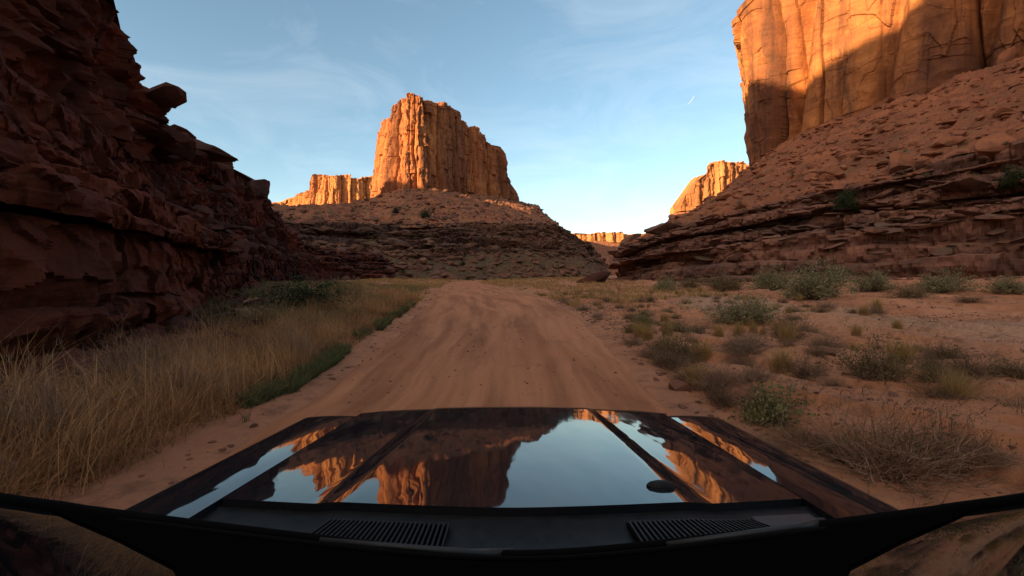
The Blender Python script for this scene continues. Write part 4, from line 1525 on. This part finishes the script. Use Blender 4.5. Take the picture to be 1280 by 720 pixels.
def hood_z(x, y):
    z = 1.266 - .0945 * (y - .955)
    z = z - .022 * (x / .68) ** 2
    w = .40 - .05 * (y - .955)
    z = z + .0065 * sstep(w + .05 - .02 * (y - .955), w - .035 + .02 * (y - .955), np.abs(x)) * (1 - .4 * sstep(1.5, 2.1, y))
    z = z - .9 * np.maximum(0, y - 2.06) ** 2 - 5 * np.maximum(0, y - 2.12) ** 2
    return z


HW = .672
xs = np.r_[-HW - .001, np.linspace(-HW, HW, 241), HW + .001]
ts = np.linspace(0, 1, 150)
Xh = xs[:, None] + 0 * ts[None]
Yh = y_rear(Xh) + (y_front(Xh) - y_rear(Xh)) * ts[None]
Zh = hood_z(Xh, Yh)
ed = np.minimum.reduce([HW - np.abs(Xh), (Yh - y_rear(Xh)) * 1.0, (y_front(Xh) - Yh)])
Ph = np.stack([Xh, Yh, Zh], -1)
# folded edges: one more row all round, turned down
Pd = np.pad(Ph, ((1, 1), (1, 1), (0, 0)), mode='edge')
Pd[0, :, 2] -= .035
Pd[-1, :, 2] -= .035
Pd[:, 0, 2] -= .035
Pd[:, -1, 2] -= .05
hood = cargrid('bonnet', Pd, M['paint'], flip=True)


def fw(y):
    return .885 + .035 * np.clip((y - 1.0) / 1.1, 0, 1) - .10 * sstep(2.0, 2.25, y) ** 2


for sg in (-1, 1):
    ys = np.linspace(.9, 2.27, 90)
    prof = []
    for y in ys:
        w = float(fw(y))
        zt = float(hood_z(HW, min(y, 2.12))) - .006 - 2.2 * max(0, y - 2.0) ** 2
        xi = HW + .008
        zi = float(hood_z(HW, min(y, 2.12))) - .002 - 2.2 * max(0, y - 2.0) ** 2
        row = [(xi, zi - .04), (xi, zi)]
        for t in np.linspace(0.12, 1, 8):
            x = xi + (w - .035 - xi) * t
            row.append((x, zi + (zt - zi) * t + .004 * math.sin(t * math.pi)))
        for a in np.linspace(0, math.pi / 2, 8)[1:]:
            row.append((w - .035 + .035 * math.sin(a), zt - .035 * (1 - math.cos(a))))
        # side panel down to the arch over the front wheel
        arch = .52
        dy = y - 1.62
        low = .52
        if abs(dy) < .47:
            low = max(low, .42 + math.sqrt(.47 ** 2 - dy ** 2) * 1.0)
        low = min(low, zt - .12)
        for t in np.linspace(.15, 1, 8):
            z = zt - .035 + (low - zt + .035) * t
            row.append((w + .012 * math.sin(t * 2.2), z))
        prof.append([(sg * x, y, z) for x, z in row])
    cargrid('wing', np.array(prof), M['paint'], flip=(sg < 0))
    # wheel arch flare, wheel
    m = MB()
    m.tube([(sg * (float(fw(1.6)) + .015), 1.62 + .47 * math.cos(a), .42 + .47 * math.sin(a)) for a in np.linspace(-.1, math.pi + .1, 26)], .03, 8)
    carmb(m, 'arch_flare', M['trim'], smooth=True)
    for wy in (1.62, -1.28):
        wh = MB()
        wh.lathe_x([(-.11, .22), (-.12, .36), (-.10, .385), (.10, .385), (.12, .36), (.11, .22), (.02, .21)], sg * .76, wy, .385)
        for k in range(36):
            a = k * math.pi / 18
            from mathutils import Matrix
            wh.box((sg * .76, wy + .385 * math.cos(a), .385 + .385 * math.sin(a)), (.21, .036, .018), M=Matrix.Rotation(a - math.pi / 2, 3, 'X'))
        tyre = carmb(wh, 'wheel', M['tyre'])
        rm = MB()
        rm.lathe_x([(.0, .03), (.05 * sg, .05), (.03 * sg, .2), (.10 * sg, .225)], sg * .77, wy, .385, 32)
        for k in range(6):
            a = k * math.pi / 3
            rm.box((sg * .83, wy + .12 * math.cos(a), .385 + .12 * math.sin(a)), (.03, .17, .04), .008, M=Matrix.Rotation(a, 3, 'X'))
        carmb(rm, 'rim', M['steel'], parent=tyre)

# dark structure below the panels
m = MB()
m.box((0, 1.55, .86), (1.30, 1.16, .50), .02)
m.box((0, 2.16, .62), (1.5, .12, .5), .02)
carmb(m, 'engine_bay', M['liner'])
m = MB()
m.box((0, 2.24, .55), (1.66, .14, .26), .04)
carmb(m, 'bumper', M['trim'])
m = MB()
for k in range(9):
    m.box((-.36 + k * .09, 2.215, .92), (.05, .05, .24), .01)
m.box((0, 2.20, 1.06), (1.0, .05, .05), .012)
m.box((0, 2.20, .78), (1.0, .05, .05), .012)
carmb(m, 'grille', M['trim'])
for sg in (-1, 1):
    m = MB()
    m.lathe_x([(0, .0), (0, .1)], 0, 0, 0)
    m = MB()
    m.box((sg * .60, 2.22, .92), (.26, .05, .18), .02)
    carmb(m, 'headlight', M['lamp'])
    m = MB()
    m.box((sg * .845, -.55, .80), (.05, 2.9, .66), .02)
    carmb(m, 'door', M['paint'])
    m = MB()
    m.tube([(sg * .80, .80, 1.13), (sg * .70, .36, 1.40), (sg * .66, -.3, 1.77)], .026, 8)
    m.tube([(sg * .66, -.3, 1.77), (sg * .66, -2.0, 1.79), (sg * .78, -2.1, 1.1)], .04, 8)
    # the pillar stands outside the glass edge
m = MB()
m.box((0, -1.25, 1.80), (1.36, 1.7, .05), .02)
carmb(m, 'roof', M['paint'])
m = MB()
m.box((0, -.75, .55), (1.6, 3.2, .3), .02)
m.box((0, -2.1, 1.1), (1.6, .08, 1.0), .02)
carmb(m, 'body', M['paint'])


# cowl between bonnet and windscreen
def ws_edge(x):
    """windscreen lower edge: (y, z)"""
    a = np.abs(x)
    return .80 - .03 * (a / .7) ** 2, 1.262 + .17 * (np.sqrt(a * a + .04) - .2)


xs = np.linspace(-.86, .86, 121)
rows = []
for x in xs:
    yr = float(y_rear(x))
    zf = float(hood_z(np.clip(x, -HW, HW), yr)) - .016
    if abs(x) > HW:
        zf -= .0
    ye, ze = ws_edge(x)
    r = [(x, yr + .03, zf - .03), (x, yr + .02, zf - .012)]
    for t in np.linspace(0, 1, 14):
        y = yr - .006 + (ye - .02 - yr) * t
        z = zf + (ze - zf) * (.25 * t + .75 * t ** 2.2) - .012 * math.sin(t * math.pi)
        r.append((x, y, z))
    rows.append(r)
cowl = cargrid('cowl', np.array(rows), M['trim'], flip=True)
COWL = np.array(rows)


def cowl_pt(x, t):
    i = int(np.argmin(np.abs(xs - x)))
    r = COWL[i, 2:]
    q = t * (len(r) - 1)
    j = min(int(q), len(r) - 2)
    return r[j] + (r[j + 1] - r[j]) * (q - j)


for (xa, xb) in ((-.37, -.125), (.235, .50)):
    m = MB()
    nsl = 26
    base = MB()
    bp = []
    for k in range(nsl + 1):
        x = xa + (xb - xa) * k / nsl
        a, b = cowl_pt(x, .22), cowl_pt(x, .80)
        bp.append([(a[0], a[1], a[2] + .003), (b[0], b[1], b[2] + .003)])
        c = (a + b) / 2
        L = np.linalg.norm(b - a)
        from mathutils import Matrix
        sl = math.atan2(b[2] - a[2], b[1] - a[1])
        m.box((x, c[1], c[2] + .007), (.0035, L, .010), 0, M=Matrix.Rotation(sl, 3, 'X'))
    for t in (.2, .82):
        m.tube([tuple(cowl_pt(xa + (xb - xa) * k / 6, t) + np.array([0, 0, .006])) for k in range(7)], .004, 6)
    v = carmb(m, 'cowl_vent', M['trim'])
    cargrid('vent_opening', np.array(bp), M['gap'], parent=v, flip=True)

# lighter plastic plates on the cowl
m = MB()
pl = []
for x in np.linspace(.52, .66, 8):
    pl.append([cowl_pt(x, t) + np.array([0, 0, .004]) for t in np.linspace(.12, .72, 6)])
M['plate'] = simple_mat('grey_plastic', (.016, .018, .019), .5, .4, nscale=25, namt=.4)
cargrid('cowl_plate', np.array(pl), M['plate'], flip=True)

# washer jets
for (px, py) in ((828, 614),):
    yv = 1.09
    x = (px - 640) / F * yv
    m = MB()
    z = float(hood_z(np.array(x), np.array(yv)))
    vv = []
    for k, (sx, sz) in enumerate(((1, 0), (.98, .006), (.8, .011), (.4, .014), (.05, .0145))):
        vv.append([(x + .034 * sx * math.cos(a), yv + .016 * sx * math.sin(a) + .006 * (1 - sx), z - .001 + sz) for a in np.linspace(0, 2 * math.pi, 24)])
    o = cargrid('washer_jet', np.array(vv), M['trim'], parent=car)

# windscreen: curved sheet rising back towards the camera
SL = .45
gx_ = np.linspace(-1, 1, 121)
gt = np.linspace(0, 1, 60)
rows = []
for s_ in gx_:
    r = []
    for t in gt:
        hw = .745 - .13 * t
        x = hw * s_
        ye, ze = ws_edge(x * .74 / hw)
        L = 1.2 * t
        y = ye - L
        z = ze + L * SL * (1 - .03 * t) + .24 * t * abs(s_) ** 6
        r.append((x, y, z))
    rows.append(r)
WS = np.array(rows)
ws = cargrid('windscreen', WS, M['glass'], flip=True)
# black printed border along the lower edge, a hair above the glass
fr = []
for i, s_ in enumerate(gx_):
    e = WS[i, 0]
    r = []
    a = abs(s_)
    depth = np.interp(a, [0, .3, .51, .69, .85, .94, 1], [.6, .52, .29, .195, .12, .07, .02])
    for t in np.linspace(0, 1, 16):
        q = t * float(depth) / 1.2 * (len(gt) - 1)
        j = min(int(q), len(gt) - 2)
        p = WS[i, j] + (WS[i, j + 1] - WS[i, j]) * (q - j)
        r.append((p[0], p[1], p[2] + .0025))
    fr.append(r)
M['frit'] = simple_mat('black_border', (.003, .003, .003), 1, 0)
cargrid('glass_border', np.array(fr), M['frit'], parent=ws, flip=True)
# rubber seal round the sheet
m = MB()
sp_ = [WS[0, j] + np.array([-.010, 0, .002]) for j in range(57, 1, -3)] + [WS[i, 0] + np.array([0, .006, .002]) for i in range(0, 121, 3)] + [WS[120, j] + np.array([.010, 0, .002]) for j in range(3, 60, 3)]
sp_ = smooth_path(np.array(sp_), 2, False)
sr_ = [.012] * 19 + list(.007 + .005 * (np.abs(np.linspace(-1, 1, 41)) ** 6)) + [.012] * 19
m.tube([tuple(q) for q in sp_], sr_, 8)
carmb(m, 'seal', M['rubber'], parent=ws, smooth=True)
# wipers
for (x0, x1) in ((-.60, -.02), (-.02, .52)):
    def gp(x, q, dz=0.):
        hw = .70
        ye, ze = ws_edge(x)
        return (x, float(ye) - q, float(ze) + q * SL + dz)
    m = MB()
    m.tube([gp(x1 + .02, -.02, .004), gp(x1 - .05, .02, .010), gp((x0 + x1) / 2, .05, .012)], [.010, .006, .004], 8)
    w = carmb(m, 'wiper', M['plate'], smooth=True)
    m = MB()
    m.tube([gp(x0 + (x1 - x0) * k / 8 - .02, .05 + .008 * math.sin(k / 8 * 3.14), .006) for k in range(9)], .004, 6)
    carmb(m, 'wiper_blade', M['rubber'], parent=w, smooth=True)

# ------------------------------------------------------------------ camera, light, sky
cam = bpy.data.cameras.new('camera')
co = bpy.data.objects.new('camera', cam)
col.objects.link(co)
co.location = (0, 0, CAMZ)
co.rotation_euler = (R(90) - math.atan(15 / F), 0, 0)
cam.sensor_width = 36
cam.lens = 36 * F / 1280
cam.clip_start = .02
cam.clip_end = 30000
scene.camera = co

EL = 10.0
SUN = Vector((-.77, -.638, math.tan(R(EL)))).normalized()
sun = bpy.data.lights.new('sun', 'SUN')
sun.energy = 5.0
sun.angle = R(.5)
sun.color = (1, .70, .36)
so = bpy.data.objects.new('sun', sun)
col.objects.link(so)
so.rotation_euler = SUN.to_track_quat('Z', 'Y').to_euler()

w = bpy.data.worlds.new('World')
scene.world = w
w.use_nodes = True
nt = w.node_tree
bg = nt.nodes['Background']
sky = N(nt, 'ShaderNodeTexSky', sky_type='NISHITA')
sky.sun_disc = False
sky.sun_elevation = R(EL)
sky.sun_rotation = math.atan2(SUN.x, SUN.y)
sky.altitude = 1300
sky.air_density = 1.0
sky.dust_density = 1.2
sky.ozone_density = 1.2
tc = N(nt, 'ShaderNodeTexCoord').outputs['Generated']
cn = noise_node(nt, scaled(nt, tc, (1.2, 1.2, 3.6)), 2.2, 9, .62, .9)
cm = ramp(nt, cn, [(.46, 0.), (.85, .15)])
hs = N(nt, 'ShaderNodeHueSaturation')
hs.inputs['Saturation'].default_value = .95
hs.inputs['Hue'].default_value = .485
nt.links.new(sky.outputs[0], hs.inputs['Color'])
c = mix(nt, cm, hs.outputs[0], (7.0, 6.8, 6.6))
# added warm fill light, an unseen bright veil around the low sun, behind the view
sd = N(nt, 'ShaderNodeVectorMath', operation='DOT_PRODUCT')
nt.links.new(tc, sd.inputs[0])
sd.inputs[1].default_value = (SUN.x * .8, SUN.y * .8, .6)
fill_veil = mathn(nt, 'MULTIPLY', ramp(nt, sd.outputs['Value'], [(.45, 0.), (.8, 1.)]), ramp(nt, noise_node(nt, scaled(nt, tc, (1, 1, 2)), 2.6, 7, .6, .5), [(.3, .25), (.65, .9)]))
c = mix(nt, fill_veil, c, (6.6, 5.0, 3.8))
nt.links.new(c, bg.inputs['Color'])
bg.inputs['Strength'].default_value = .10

scene.view_settings.view_transform = 'Standard'
scene.view_settings.look = 'None'
scene.view_settings.exposure = 1.42
scene.view_settings.gamma = 1
scene.cycles.use_denoising = True
scene.cycles.max_bounces = 6
scene.render.resolution_x, scene.render.resolution_y = 1024, 576
